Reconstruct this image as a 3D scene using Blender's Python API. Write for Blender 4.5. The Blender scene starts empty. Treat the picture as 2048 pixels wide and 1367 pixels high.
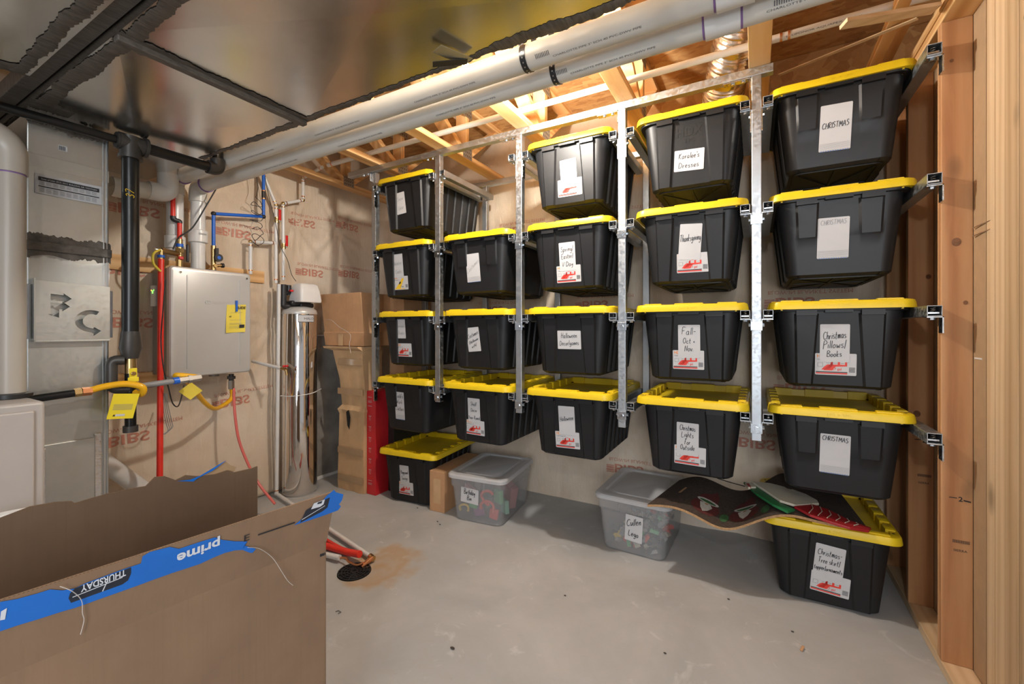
import bpy, bmesh, math, random
from mathutils import Vector, Matrix
R=math.radians
sc=bpy.context.scene
C=sc.collection
random.seed(7)
# ------------------------------------------------------------------ camera
CAMH=1.31; YAW=R(29.39); FPX=863.0; HOR=658.0
cam=bpy.data.cameras.new('camera'); co=bpy.data.objects.new('camera',cam); C.objects.link(co)
cam.sensor_width=36; cam.lens=FPX/2048*36; cam.shift_y=-(1367/2-HOR)/2048
cam.clip_start=.02
co.location=(0,0,CAMH); co.rotation_euler=(R(90),0,YAW); sc.camera=co
# ------------------------------------------------------------------ world, lights, exposure
w=bpy.data.worlds.new('world'); sc.world=w; w.use_nodes=True
bg=w.node_tree.nodes['Background']; bg.inputs[0].default_value=(.95,.95,1.0,1); bg.inputs[1].default_value=.32
def light(name,typ,loc,power,col,size=.05,rot=None,sy=None,spread=None):
    l=bpy.data.lights.new(name,typ); l.energy=power; l.color=col
    if typ=='AREA':
        l.shape='RECTANGLE'; l.size=size; l.size_y=sy or size
        if spread: l.spread=spread
    else: l.shadow_soft_size=size
    o=bpy.data.objects.new(name,l); C.objects.link(o); o.location=loc
    if rot: o.rotation_euler=rot
    return o
# bare bulb in the truss bay beyond the ducts, an added unseen fill lamp behind the viewer, daylight from the doorway behind
light('bulb_light','POINT',(-1.0,1.86,2.515),72,(1,.94,.85),.045)
light('rear_fill_light','POINT',(.10,-.70,2.10),24,(1,.97,.93),.06)
light('doorway_light','AREA',(1.0,-2.4,1.5),60,(.88,.94,1),1.3,(R(84),0,R(14)),1.9)
sc.view_settings.view_transform='Standard'; sc.view_settings.look='None'
sc.view_settings.gamma=1; sc.view_settings.use_curve_mapping=False
sc.view_settings.exposure=.35
# ------------------------------------------------------------------ survey helper: a sight line met with a real plane
_c,_s=math.cos(YAW),math.sin(YAW)
def at(px,py,X=None,Y=None,Z=None):
    u=(px-1024)/FPX; v=(HOR-py)/FPX
    r=(-_s+u*_c,_c+u*_s,v)
    t=X/r[0] if X is not None else Y/r[1] if Y is not None else (Z-CAMH)/r[2]
    return Vector((r[0]*t,r[1]*t,r[2]*t+CAMH))
# ------------------------------------------------------------------ materials
class NT:
    def __init__(s,name):
        s.m=bpy.data.materials.new(name); s.m.use_nodes=True; s.t=s.m.node_tree; s.n=s.t.nodes
        s.b=s.n['Principled BSDF']; s._tc=None
    def node(s,typ,**k):
        n=s.n.new(typ)
        for a,b in k.items():
            if a.startswith('i_'):
                key=a[2:]
                key=int(key) if key.isdigit() else key.replace('_',' ')
                n.inputs[key].default_value=b
            else: setattr(n,a,b)
        return n
    def link(s,a,b): s.t.links.new(a,b)
    def coord(s,scale=(1,1,1),rand=True,rot=(0,0,0)):
        tc=s.node('ShaderNodeTexCoord'); mp=s.node('ShaderNodeMapping'); mp.inputs['Scale'].default_value=scale
        mp.inputs['Rotation'].default_value=rot
        s.link(tc.outputs['Object'],mp.inputs['Vector'])
        if rand:
            oi=s.node('ShaderNodeObjectInfo'); ml=s.node('ShaderNodeMath',operation='MULTIPLY',i_1=37.0)
            s.link(oi.outputs['Random'],ml.inputs[0])
            cb=s.node('ShaderNodeCombineXYZ')
            for i in range(3): s.link(ml.outputs[0],cb.inputs[i])
            s.link(cb.outputs[0],mp.inputs['Location'])
        return mp.outputs[0]
    def noise(s,vec,scale=5,detail=4,rough=.55,dist=0):
        n=s.node('ShaderNodeTexNoise'); n.inputs['Scale'].default_value=scale; n.inputs['Detail'].default_value=detail
        n.inputs['Roughness'].default_value=rough; n.inputs['Distortion'].default_value=dist
        s.link(vec,n.inputs['Vector']); return n.outputs['Fac']
    def ramp(s,fac,stops):
        r=s.node('ShaderNodeValToRGB'); e=r.color_ramp.elements
        while len(e)<len(stops): e.new(.5)
        for i,(p,c) in enumerate(stops): e[i].position=p; e[i].color=(*c,1) if len(c)==3 else c
        s.link(fac,r.inputs[0]); return r.outputs[0]
    def mix(s,a,b,f,mode='MIX'):
        m=s.node('ShaderNodeMix',data_type='RGBA',blend_type=mode)
        for v,i in ((f,0),(a,6),(b,7)):
            if hasattr(v,'links') or isinstance(v,bpy.types.NodeSocket): s.link(v,m.inputs[i])
            else: m.inputs[i].default_value=v if i==0 else (*v,1)
        return m.outputs[2]
    def bump(s,h,strength=.2,dist=.01):
        b=s.node('ShaderNodeBump',i_Strength=strength,i_Distance=dist); s.link(h,b.inputs['Height'])
        s.link(b.outputs[0],s.b.inputs['Normal'])
    def setp(s,**k):
        for a,b in k.items():
            i=s.b.inputs[a.replace('_',' ')]
            if isinstance(b,bpy.types.NodeSocket): s.link(b,i)
            else: i.default_value=(*b,1) if isinstance(b,tuple) and len(b)==3 else b
        return s.m
def plain(name,col,rough=.5,metal=0,var=.06,vs=8,bump=0,bs=200,**k):
    t=NT(name); v=t.coord(rand=True); n=t.noise(v,vs,3)
    lo=tuple(c*(1-var) for c in col); hi=tuple(min(1,c*(1+var)) for c in col)
    t.setp(Base_Color=t.ramp(n,[(.3,lo),(.7,hi)]),Roughness=rough,Metallic=metal,**k)
    if bump: t.bump(t.noise(v,bs,2),bump,.002)
    return t.m
def wood(name,axis,lo,mid,hi,knots=True,rough=.62):
    t=NT(name); along=1.1; ac=16
    sca=[ac,ac,ac]; sca['XYZ'.index(axis)]=along
    v=t.coord(tuple(sca)); n=t.noise(v,1.6,6,.6,.6)
    w_=t.node('ShaderNodeTexWave',wave_type='RINGS',rings_direction=axis); w_.inputs['Scale'].default_value=.55
    w_.inputs['Distortion'].default_value=5; w_.inputs['Detail'].default_value=3; w_.inputs['Detail Scale'].default_value=.7
    t.link(v,w_.inputs['Vector'])
    m=t.node('ShaderNodeMath',operation='MULTIPLY_ADD',i_1=.45,i_2=.0); t.link(w_.outputs['Fac'],m.inputs[0])
    a=t.node('ShaderNodeMath',operation='MULTIPLY_ADD',i_1=.6); t.link(n,a.inputs[0]); t.link(m.outputs[0],a.inputs[2])
    col=t.ramp(a.outputs[0],[(.2,lo),(.5,mid),(.85,hi)])
    if knots:
        s2=[9,9,9]; s2['XYZ'.index(axis)]=4.2
        v2=t.coord(tuple(s2)); vo=t.node('ShaderNodeTexVoronoi',i_Scale=.55); t.link(v2,vo.inputs['Vector'])
        k=t.ramp(vo.outputs['Distance'],[(.0,(1,1,1)),(.07,(.8,.8,.8)),(.16,(0,0,0))])
        col=t.mix(col,tuple(c*.42 for c in mid),k)
    t.setp(Base_Color=col,Roughness=rough); t.bump(n,.15,.002); return t.m
PINE=((.56,.30,.115),(.70,.42,.18),(.80,.54,.27))
FIR=((.40,.175,.07),(.53,.27,.12),(.62,.36,.18))
PALE=((.60,.42,.245),(.68,.50,.31),(.73,.56,.37))
M={}
for ax in 'XYZ':
    M['pine'+ax]=wood('pine_'+ax,ax,*PINE); M['fir'+ax]=wood('fir_'+ax,ax,*FIR); M['pale'+ax]=wood('pale_pine_'+ax,ax,*PALE)
def osb():
    t=NT('osb'); v=t.coord((9,22,9),False); vo=t.node('ShaderNodeTexVoronoi',i_Scale=1.6); t.link(v,vo.inputs['Vector'])
    n=t.noise(t.coord((1,1,1),False),38,5,.7)
    bw=t.node('ShaderNodeSeparateColor'); t.link(vo.outputs['Color'],bw.inputs[0])
    m=t.node('ShaderNodeMath',operation='MULTIPLY_ADD',i_1=.5); t.link(bw.outputs[0],m.inputs[0])
    h=t.node('ShaderNodeMath',operation='MULTIPLY',i_1=.5); t.link(n,h.inputs[0]); t.link(h.outputs[0],m.inputs[2])
    c=t.ramp(m.outputs[0],[(.1,(.36,.175,.06)),(.45,(.56,.31,.12)),(.9,(.70,.45,.20))])
    t.setp(Base_Color=c,Roughness=.75); t.bump(m.outputs[0],.3,.003); return t.m
M['osb']=osb()
def concrete():
    t=NT('concrete_floor'); v=t.coord((1,1,1),False)
    n1=t.noise(v,1.6,7,.6,.4); n2=t.noise(v,45,4,.6); n3=t.noise(v,5.5,5,.65,1.2)
    c=t.ramp(n1,[(.3,(.345,.35,.35)),(.55,(.43,.435,.435)),(.72,(.49,.495,.50))])
    c=t.mix(c,(.60,.62,.62),t.ramp(n3,[(.60,(0,0,0)),(.70,(.45,.45,.45))]))
    c=t.mix(c,(.30,.29,.275),t.ramp(n2,[(.62,(0,0,0)),(.8,(.35,.35,.35))]))
    # rust stain that spread from the floor drain
    tc=t.node('ShaderNodeTexCoord'); d=t.node('ShaderNodeVectorMath',operation='DISTANCE'); d.inputs[1].default_value=(-1.80,1.72,0)
    mp=t.node('ShaderNodeVectorMath',operation='ADD'); nz=t.node('ShaderNodeTexNoise'); nz.inputs['Scale'].default_value=7
    t.link(tc.outputs['Object'],nz.inputs['Vector'])
    sb=t.node('ShaderNodeVectorMath',operation='MULTIPLY_ADD'); sb.inputs[1].default_value=(.28,.28,0); sb.inputs[2].default_value=(-.14,-.14,0)
    t.link(nz.outputs['Color'],sb.inputs[0]); t.link(tc.outputs['Object'],mp.inputs[0]); t.link(sb.outputs[0],mp.inputs[1]); t.link(mp.outputs[0],d.inputs[0])
    st=t.ramp(d.outputs['Value'],[(.0,(.9,.9,.9)),(.08,(.5,.5,.5)),(.15,(.75,.75,.75)),(.22,(0,0,0))])
    c=t.mix(c,(.42,.27,.13),st)
    t.setp(Base_Color=c,Roughness=t.ramp(n1,[(.3,(.62,.62,.62)),(.7,(.8,.8,.8))])); t.bump(n3,.12,.004); return t.m
M['concrete']=concrete()
M['concrete_wall']=plain('concrete_wall',(.30,.285,.26),.85,var=.3,vs=5,bump=.4,bs=25)
def fabric():
    t=NT('vapour_fabric'); v=t.coord((1,1,1),False)
    n1=t.noise(v,2.2,5,.6,.3); n2=t.noise(v,150,2,.5); n3=t.noise(t.coord((1,1,.22),False),14,5,.7,1.5)
    c=t.ramp(n1,[(.3,(.60,.485,.365)),(.5,(.68,.565,.44)),(.75,(.75,.65,.53))])
    c=t.mix(c,(.52,.38,.25),t.ramp(n3,[(.60,(0,0,0)),(.78,(.45,.45,.45))]))
    c=t.mix(c,(.84,.77,.66),t.ramp(n3,[(.28,(.5,.5,.5)),(.38,(0,0,0))]))
    t.setp(Base_Color=c,Roughness=.55,Specular_IOR_Level=.35)
    m=t.node('ShaderNodeMath',operation='MULTIPLY_ADD',i_1=.12); t.link(n2,m.inputs[0]); t.link(n3,m.inputs[2])
    t.bump(m.outputs[0],.5,.012); return t.m
M['fabric']=fabric()
def galv(name,col=(.60,.61,.60),rough=.3,spangle=.1,bump=.04):
    t=NT(name); v=t.coord((1,1,1)); vo=t.node('ShaderNodeTexVoronoi',i_Scale=90.0); t.link(v,vo.inputs['Vector'])
    bw=t.node('ShaderNodeSeparateColor'); t.link(vo.outputs['Color'],bw.inputs[0])
    n=t.noise(v,3,5,.6)
    a=t.node('ShaderNodeMath',operation='MULTIPLY_ADD',i_1=spangle,i_2=rough-spangle/2); t.link(bw.outputs[0],a.inputs[0])
    b=t.node('ShaderNodeMath',operation='MULTIPLY_ADD',i_1=.14,i_2=-.07); t.link(n,b.inputs[0])
    s_=t.node('ShaderNodeMath',operation='ADD'); t.link(a.outputs[0],s_.inputs[0]); t.link(b.outputs[0],s_.inputs[1])
    c=t.ramp(n,[(.3,tuple(x*.9 for x in col)),(.7,tuple(min(1,x*1.08) for x in col))])
    t.setp(Base_Color=c,Metallic=1.0,Roughness=s_.outputs[0]); bump and t.bump(n,bump,.01); return t.m
M['duct']=galv('galvanised_duct',(.76,.75,.72),.22,.02,bump=.0)
M['duct2']=galv('galvanised_plenum',(.62,.63,.60),.42,.08)
M['strut']=galv('galvanised_strut',(.50,.53,.56),.44,.2)
M['zinc']=galv('zinc_bracket',(.62,.66,.70),.25,.1)
M['chrome']=plain('chrome_steel',(.78,.74,.70),.06,1,var=.02)
M['foil']=plain('foil_duct',(.75,.74,.72),.25,1,var=.05,bump=.9,bs=45)
M['black']=plain('black_tote_plastic',(.011,.0115,.013),.46,0,var=.12,vs=4,bump=.05,bs=500,Specular_IOR_Level=.38)
M['yellow']=plain('yellow_lid_plastic',(.80,.57,.012),.42,0,var=.05,bump=.04,bs=500)
M['hole']=plain('dark_hole',(.01,.01,.01),.8)
M['paper']=plain('white_paper',(.56,.565,.58),.6,var=.03)
M['ink']=plain('black_ink',(.02,.02,.025),.6)
M['greyink']=plain('grey_pencil_ink',(.26,.26,.27),.6)
M['orange']=plain('orange_ink',(.80,.28,.05),.6)
M['red']=plain('red_ink',(.72,.05,.035),.5)
M['yink']=plain('yellow_ink',(.85,.55,.03),.5)
M['ghost']=plain('pale_orange_ink',(.68,.50,.42),.6)
M['bibs']=plain('faded_red_print',(.55,.24,.17),.6,var=.15,vs=60)
M['pvc']=plain('white_pvc',(.62,.60,.55),.32,var=.06,vs=3)
M['pvcw']=plain('bright_white_pvc',(.70,.695,.68),.28,var=.03)
M['pvcg']=plain('beige_grey_pvc',(.44,.40,.345),.35,var=.06,vs=3)  # darker, greyer tone than the other pvc, for the furnace pipe
M['primer']=plain('purple_primer',(.22,.12,.32),.5)
M['print']=plain('pipe_printing',(.10,.10,.11),.6)
M['iron']=plain('black_steel_pipe',(.006,.006,.006),.3,0,var=.2,vs=12)
M['fitting']=plain('cast_fitting',(.07,.065,.06),.42,.5,var=.15,bump=.2,bs=150)
M['brass']=plain('brass',(.62,.44,.20),.3,1,var=.1)
M['copper']=plain('copper_ring',(.72,.33,.16),.3,1,var=.1)
M['redpex']=plain('red_pex',(.78,.035,.02),.35,var=.05)
M['bluepex']=plain('blue_pex',(.015,.13,.60),.35,var=.05)
M['pinkpex']=plain('faded_red_hose',(.70,.16,.14),.35)
M['redp']=plain('red_plastic',(.62,.02,.02),.35)
M['hose']=plain('yellow_gas_hose',(.85,.45,.01),.35,var=.05,bump=.2,bs=120)
M['tagy']=plain('yellow_tag',(.82,.66,.03),.4)
M['guide']=plain('guide_paper',(.80,.64,.08),.55)
M['steel']=plain('steel_nut',(.55,.54,.52),.3,1)
M['cable']=plain('black_cable',(.015,.015,.016),.5)
M['greyc']=plain('grey_cable',(.25,.25,.25),.5)
M['noritz']=plain('silver_grey_enamel',(.58,.575,.56),.36,.25,var=.02)
M['noritz_side']=plain('grey_enamel_side',(.27,.25,.235),.4,.3,var=.04)
M['white']=plain('white_plastic',(.78,.78,.77),.35,var=.02)
M['bplastic']=plain('black_plastic',(.02,.02,.022),.38)
M['furnace']=plain('furnace_enamel',(.47,.43,.40),.4,var=.03)
def card(name,col,flute='Z'):
    t=NT(name); s=[3,3,3]
    v=t.coord(tuple(s)); n=t.noise(v,3,5,.6); f=t.noise(t.coord((160,160,3) if flute=='Z' else (3,3,160)),1,2,.5)
    c=t.ramp(n,[(.3,tuple(x*.9 for x in col)),(.7,tuple(x*1.08 for x in col))])
    c=t.mix(c,tuple(x*.8 for x in col),t.ramp(f,[(.5,(0,0,0)),(.8,(.35,.35,.35))]))
    t.setp(Base_Color=c,Roughness=.75); t.bump(f,.08,.002); return t.m
M['card']=card('brown_cardboard',(.26,.165,.10)); M['card_l']=card('light_cardboard',(.60,.40,.22)); M['card_o']=card('orange_cardboard',(.54,.31,.16))
M['card_shade']=card('shaded_cardboard',(.155,.095,.055))  # same kraft board, darkened: shade inside the open box put into the colour
M['tapeb']=plain('blue_tape',(.012,.16,.62),.3,var=.05)
M['tapeblk']=plain('black_print_on_tape',(.02,.025,.04),.4)
M['wprint']=plain('white_print',(.72,.76,.82),.5)
M['redcard']=plain('red_carton',(.60,.02,.03),.45,var=.06)
M['drk']=plain('black_carton',(.02,.02,.02),.5)
M['clrtape']=plain('packing_tape',(.42,.285,.165),.15)
M['coir']=plain('coir_mat',(.42,.25,.12),.9,var=.25,vs=120,bump=.5,bs=300)
M['coird']=plain('dark_printed_coir',(.055,.038,.028),.9,var=.35,vs=90,bump=.4,bs=300)
M['matred']=plain('mat_red_paint',(.10,.018,.015),.9,var=.2,vs=60); M['matgreen']=plain('mat_green_paint',(.04,.12,.04),.9,var=.3,vs=60); M['matwhite']=plain('mat_white_paint',(.55,.53,.48),.9,var=.15,vs=60)
M['gred']=plain('glossy_red_paint',(.32,.015,.02),.4); M['ggreen']=plain('glossy_green_paint',(.015,.15,.05),.4); M['gwhite']=plain('cream_paint',(.62,.58,.47),.5)
def mastic():
    t=NT('duct_sealant'); v=t.coord((1,1,1)); n=t.noise(t.coord((30,6,6)),3,5,.65,.6)
    t.setp(Base_Color=t.ramp(n,[(.3,(.05,.042,.034)),(.7,(.15,.13,.11))]),Roughness=.5); t.bump(n,.5,.006); return t.m
M['mastic']=mastic()
def clearp(name,col,a,rough=.25):
    t=NT(name); tr=t.node('ShaderNodeBsdfTransparent'); mx=t.node('ShaderNodeMixShader'); mx.inputs[0].default_value=a
    t.setp(Base_Color=col,Roughness=rough)
    out=t.n['Material Output']; t.link(tr.outputs[0],mx.inputs[1]); t.link(t.b.outputs[0],mx.inputs[2]); t.link(mx.outputs[0],out.inputs[0]); return t.m
M['clear']=clearp('clear_tub_plastic',(.60,.61,.62),.24); M['clearlid']=clearp('clear_lid_plastic',(.70,.71,.73),.62,.35)
M['film']=clearp('plastic_film',(.75,.75,.72),.38,.12); M['string']=clearp('clear_thread',(.8,.75,.7),.6,.2)
def emis(name,col,st):
    t=NT(name); t.setp(Base_Color=col,Roughness=.4,Emission_Color=col,Emission_Strength=st); return t.m
M['led']=emis('green_indicator',(.2,.9,.1),2.0); M['amber']=emis('amber_indicator',(1,.5,.05),2.0)
M['green_edge']=plain('green_panel_edge',(.03,.20,.12),.7)
M['drywall']=plain('drywall_back_paper',(.42,.285,.165),.85,var=.05,vs=20)
M['dirt']=plain('dark_debris',(.06,.045,.035),.9)
# ------------------------------------------------------------------ mesh builder
class MB:
    def __init__(s): s.v=[]; s.f=[]; s.mi=[]; s.mats=[]
    def m(s,mat):
        mat=M[mat] if isinstance(mat,str) else mat
        if mat not in s.mats: s.mats.append(mat)
        return s.mats.index(mat)
    def add(s,vs,fs,mat):
        o=len(s.v); s.v+= [tuple(v) for v in vs]; i=s.m(mat)
        for f in fs: s.f.append(tuple(k+o for k in f)); s.mi.append(i)
        return s
    def box(s,a,b,mat,rot=None,piv=None):
        x0,y0,z0=[min(p,q) for p,q in zip(a,b)]; x1,y1,z1=[max(p,q) for p,q in zip(a,b)]
        vs=[Vector(p) for p in ((x0,y0,z0),(x1,y0,z0),(x1,y1,z0),(x0,y1,z0),(x0,y0,z1),(x1,y0,z1),(x1,y1,z1),(x0,y1,z1))]
        if rot is not None:
            c=Vector(piv) if piv else Vector(((x0+x1)/2,(y0+y1)/2,(z0+z1)/2)); vs=[rot@(v-c)+c for v in vs]
        return s.add(vs,[(3,2,1,0),(4,5,6,7),(0,1,5,4),(1,2,6,5),(2,3,7,6),(3,0,4,7)],mat)
    def bar(s,p,q,w,h,mat,up=(0,0,1)):
        """box from p to q, width w (sideways), height h (along up)"""
        p=Vector(p);q=Vector(q); d=(q-p).normalized(); up=Vector(up)
        sd=d.cross(up).normalized(); u=sd.cross(d).normalized()
        vs=[]
        for c in (p,q):
            for a,b in((-1,-1),(1,-1),(1,1),(-1,1)): vs.append(c+sd*a*w/2+u*b*h/2)
        return s.add(vs,[(0,1,2,3),(7,6,5,4),(0,4,5,1),(1,5,6,2),(2,6,7,3),(3,7,4,0)],mat)
    def loft(s,rings,mat,cap0=True,cap1=True,closed=True):
        n=len(rings[0]); vs=[p for r in rings for p in r]; fs=[]
        for i in range(len(rings)-1):
            for j in range(n if closed else n-1):
                k=(j+1)%n; fs.append((i*n+j,i*n+k,(i+1)*n+k,(i+1)*n+j))
        if cap0: fs.append(tuple(range(n-1,-1,-1)))
        if cap1: fs.append(tuple((len(rings)-1)*n+j for j in range(n)))
        return s.add(vs,fs,mat)
    def tube(s,pts,r,mat,seg=12,bend=0,cap=True,bs=5):
        pts=[Vector(p) for p in pts]
        if bend: pts=fillet(pts,bend,bs)
        rr=r if isinstance(r,(list,tuple)) else [r]*len(pts)
        t0=(pts[1]-pts[0]).normalized(); a=t0.orthogonal().normalized(); rings=[]
        for i,p in enumerate(pts):
            t=((pts[min(i+1,len(pts)-1)]-pts[i]).normalized()+(pts[i]-pts[max(i-1,0)]).normalized())
            t=t.normalized() if t.length>1e-6 else t0
            a=(a-t*a.dot(t)).normalized(); b=t.cross(a)
            rings.append([p+(a*math.cos(k*2*math.pi/seg)+b*math.sin(k*2*math.pi/seg))*rr[i] for k in range(seg)])
        return s.loft(rings,mat,cap,cap)
    def cyl(s,p,q,r,mat,seg=24,r2=None):
        p=Vector(p);q=Vector(q)
        t=(q-p).normalized(); a=t.orthogonal().normalized(); b=t.cross(a); r2=r if r2 is None else r2
        return s.loft([[c+(a*math.cos(k*2*math.pi/seg)+b*math.sin(k*2*math.pi/seg))*x for k in range(seg)] for c,x in((p,r),(q,r2))],mat)
    def lathe(s,cx,cy,prof,mat,seg=32):
        return s.loft([[(cx+r*math.cos(k*2*math.pi/seg),cy+r*math.sin(k*2*math.pi/seg),z) for k in range(seg)] for r,z in prof],mat)
    def ball(s,c,r,mat,n=8,seg=14,sc_=(1,1,1)):
        rings=[]
        for i in range(1,n):
            th=math.pi*i/n
            rings.append([(c[0]+r*sc_[0]*math.sin(th)*math.cos(k*2*math.pi/seg),c[1]+r*sc_[1]*math.sin(th)*math.sin(k*2*math.pi/seg),c[2]-r*sc_[2]*math.cos(th)) for k in range(seg)])
        return s.loft(rings,mat)
    def build(s,name,parent=None,smooth=35,bevel=0,loc=None,rotz=None):
        me=bpy.data.meshes.new(name); me.from_pydata(s.v,[],s.f)
        for m_ in s.mats: me.materials.append(m_)
        me.polygons.foreach_set('material_index',s.mi); me.update()
        if smooth:
            me.polygons.foreach_set('use_smooth',[True]*len(me.polygons)); me.set_sharp_from_angle(angle=R(smooth))
        o=bpy.data.objects.new(name,me); C.objects.link(o)
        if parent: o.parent=parent
        if loc: o.location=loc
        if rotz is not None: o.rotation_euler[2]=rotz
        if bevel:
            b=o.modifiers.new('bevel','BEVEL'); b.width=bevel; b.segments=2; b.limit_method='ANGLE'; b.angle_limit=R(40)
        return o
def fillet(pts,r,n=5):
    out=[pts[0]]
    for i in range(1,len(pts)-1):
        p=pts[i]; a=(pts[i-1]-p); b=(pts[i+1]-p); k=min(r,a.length*.48,b.length*.48)
        A=p+a.normalized()*k; B=p+b.normalized()*k
        for j in range(n+1):
            t=j/n; out.append(A*(1-t)**2+p*2*t*(1-t)+B*t*t)
    out.append(pts[-1]); return out
def spline(pts,n=6):
    pts=[Vector(p) for p in pts]; P=[pts[0]]+pts+[pts[-1]]; out=[]
    for i in range(1,len(P)-2):
        for j in range(n):
            t=j/n; a,b,c,d=P[i-1],P[i],P[i+1],P[i+2]
            out.append(.5*((2*b)+(c-a)*t+(2*a-5*b+4*c-d)*t*t+(-a+3*b-3*c+d)*t**3))
    out.append(pts[-1]); return out
def tag(o,label,cat,group=None,kind=None):
    if label: o['label']=label
    if cat: o['category']=cat
    if group: o['group']=group
    if kind: o['kind']=kind
    return o
def thing(name,label,cat,loc=(0,0,0),rotz=0,group=None):
    o=bpy.data.objects.new(name,None); C.objects.link(o); o.empty_display_size=.05
    o.location=loc; o.rotation_euler=(0,0,rotz); return tag(o,label,cat,group)
def struct(o): o['kind']='structure'; return o
# ---- lettering
_tc={}
def text_geo(txt,bold=0):
    key=(txt,bold)
    if key in _tc: return _tc[key]
    cu=bpy.data.curves.new('t','FONT'); cu.body=txt; cu.size=1; cu.resolution_u=3; cu.offset=bold
    ob=bpy.data.objects.new('t',cu); C.objects.link(ob); dg=bpy.context.evaluated_depsgraph_get(); dg.update()
    me=bpy.data.meshes.new_from_object(ob.evaluated_get(dg)); vs=[(v.co.x,v.co.y) for v in me.vertices]; fs=[tuple(p.vertices) for p in me.polygons]
    bpy.data.objects.remove(ob); bpy.data.meshes.remove(me)
    _tc[key]=(vs,fs); return vs,fs
def place_text(mb,txt,org,ux,uy,h,mat,width=None,center=False,bold=0,off=.0006):
    vs,fs=text_geo(txt,bold)
    if not vs: return
    x0=min(v[0] for v in vs); x1=max(v[0] for v in vs); sx=h/.72
    if width: kx=width/(x1-x0)
    else: kx=sx
    ux=Vector(ux).normalized(); uy=Vector(uy).normalized(); n=ux.cross(uy); o=Vector(org)+n*off
    c=(x0+x1)/2 if center else x0
    mb.add([o+ux*(v[0]-c)*kx+uy*v[1]*sx for v in vs],fs,mat)
# single-stroke marker alphabet (hand lettering)
G={'A':[(0,0,.3,1,.6,0),(.12,.38,.48,.38)],'B':[(0,0,0,1,.4,.95,.45,.75,.1,.53,.5,.42,.48,.1,0,0)],'C':[(.6,.85,.35,1,.08,.75,.05,.3,.3,0,.6,.12)],
'D':[(.05,0,.05,1,.45,.85,.6,.5,.4,.08,.05,0)],'E':[(.5,1,.05,1,.05,0,.5,0),(.05,.5,.4,.5)],'F':[(.05,0,.08,1,.55,1),(.05,.5,.4,.53)],
'G':[(.6,.85,.3,1,.05,.6,.1,.15,.4,0,.6,.2,.6,.45,.35,.45)],'H':[(.05,0,.05,1),(.55,0,.55,1),(.05,.5,.55,.52)],'I':[(.1,0,.1,1)],'K':[(.05,0,.05,1),(.5,1,.08,.45,.55,0)],
'L':[(.08,1,.05,0,.5,.02)],'M':[(.02,0,.1,1,.35,.3,.6,1,.7,0)],'N':[(.05,0,.08,1,.5,.05,.55,1)],'O':[(.3,1,.05,.7,.05,.25,.3,0,.55,.3,.5,.8,.3,1)],
'P':[(.05,-.1,.08,1,.45,.95,.5,.65,.08,.5)],'R':[(.05,0,.05,1,.45,.9,.42,.6,.08,.5,.5,0)],'S':[(.5,.9,.25,1,.05,.78,.3,.52,.52,.28,.3,0,.03,.1)],
'T':[(.0,.97,.6,1),(.3,1,.3,0)],'V':[(.02,1,.25,0,.55,1)],'W':[(0,1,.15,0,.35,.7,.52,0,.72,1)],'Y':[(0,1,.25,.5,.5,1),(.25,.5,.22,0)],
'a':[(.42,.45,.2,.52,.03,.25,.15,0,.38,.15,.43,.5,.42,.12,.5,0)],'b':[(.05,1,.05,.02,.3,0,.42,.25,.3,.48,.05,.3)],'c':[(.38,.42,.18,.5,.03,.22,.2,0,.4,.1)],
'd':[(.4,.4,.15,.5,.03,.2,.2,0,.38,.15,.42,1,.42,.0)],'e':[(.03,.25,.38,.3,.3,.5,.12,.48,.03,.22,.18,0,.4,.08)],'f':[(.38,.92,.2,1,.12,.6,.12,-.05),(0,.5,.32,.52)],
'g':[(.4,.42,.15,.5,.05,.2,.25,.05,.4,.4,.4,-.2,.2,-.38,.02,-.25)],'h':[(.05,1,.05,0,.08,.35,.28,.5,.38,.3,.38,0)],'i':[(.1,.5,.1,0),(.1,.68,.12,.72)],
'k':[(.05,1,.05,0),(.35,.5,.07,.2,.38,0)],'l':[(.08,1,.08,0)],'m':[(.03,.5,.05,0,.1,.4,.25,.5,.28,0,.35,.42,.5,.48,.52,0)],'n':[(.03,.5,.05,0,.1,.38,.3,.5,.36,0)],
'o':[(.2,.5,.03,.28,.15,0,.38,.15,.35,.42,.2,.5)],'p':[(.05,.5,.03,-.35),(.04,.35,.25,.5,.4,.3,.25,.02,.05,.12)],'r':[(.05,.5,.06,0,.1,.38,.3,.5)],
's':[(.34,.45,.1,.48,.08,.32,.32,.2,.28,.02,.02,.05)],'t':[(.15,.9,.13,.1,.32,0),(0,.55,.35,.58)],'u':[(.03,.5,.05,.08,.25,0,.36,.5,.38,0)],'v':[(.02,.5,.18,0,.36,.5)],
'w':[(.02,.5,.12,0,.25,.35,.4,0,.52,.5)],'x':[(0,.5,.36,0),(.36,.5,0,0)],'y':[(.03,.5,.08,.12,.35,.5),(.36,.5,.3,-.2,.08,-.36)],'j':[(.2,.5,.2,-.25,.0,-.3)],
"'":[(.08,1,.05,.8)],'/':[(.05,-.1,.15,1.05)],'-':[(.02,.45,.35,.48)],'+':[(.02,.3,.32,.3),(.17,.45,.17,.12)],'.':[(.05,.0,.08,.04)],'(':[(.2,1.05,.03,.5,.2,-.1)],')':[(.02,1.05,.18,.5,.02,-.1)],
'2':[(.03,.8,.25,1,.45,.75,.05,0,.5,.02)],'3':[(.05,.9,.3,1,.42,.75,.15,.52,.45,.3,.3,0,.02,.08)],'7':[(.03,1,.5,1,.2,0)],'4':[(.4,0,.4,1,.02,.35,.55,.35)],'8':[(.25,.52,.05,.75,.25,1,.45,.75,.25,.52,.03,.25,.25,0,.48,.25,.25,.52)],'0':[(.25,1,.03,.6,.1,.1,.3,0,.48,.5,.25,1)]}
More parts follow.
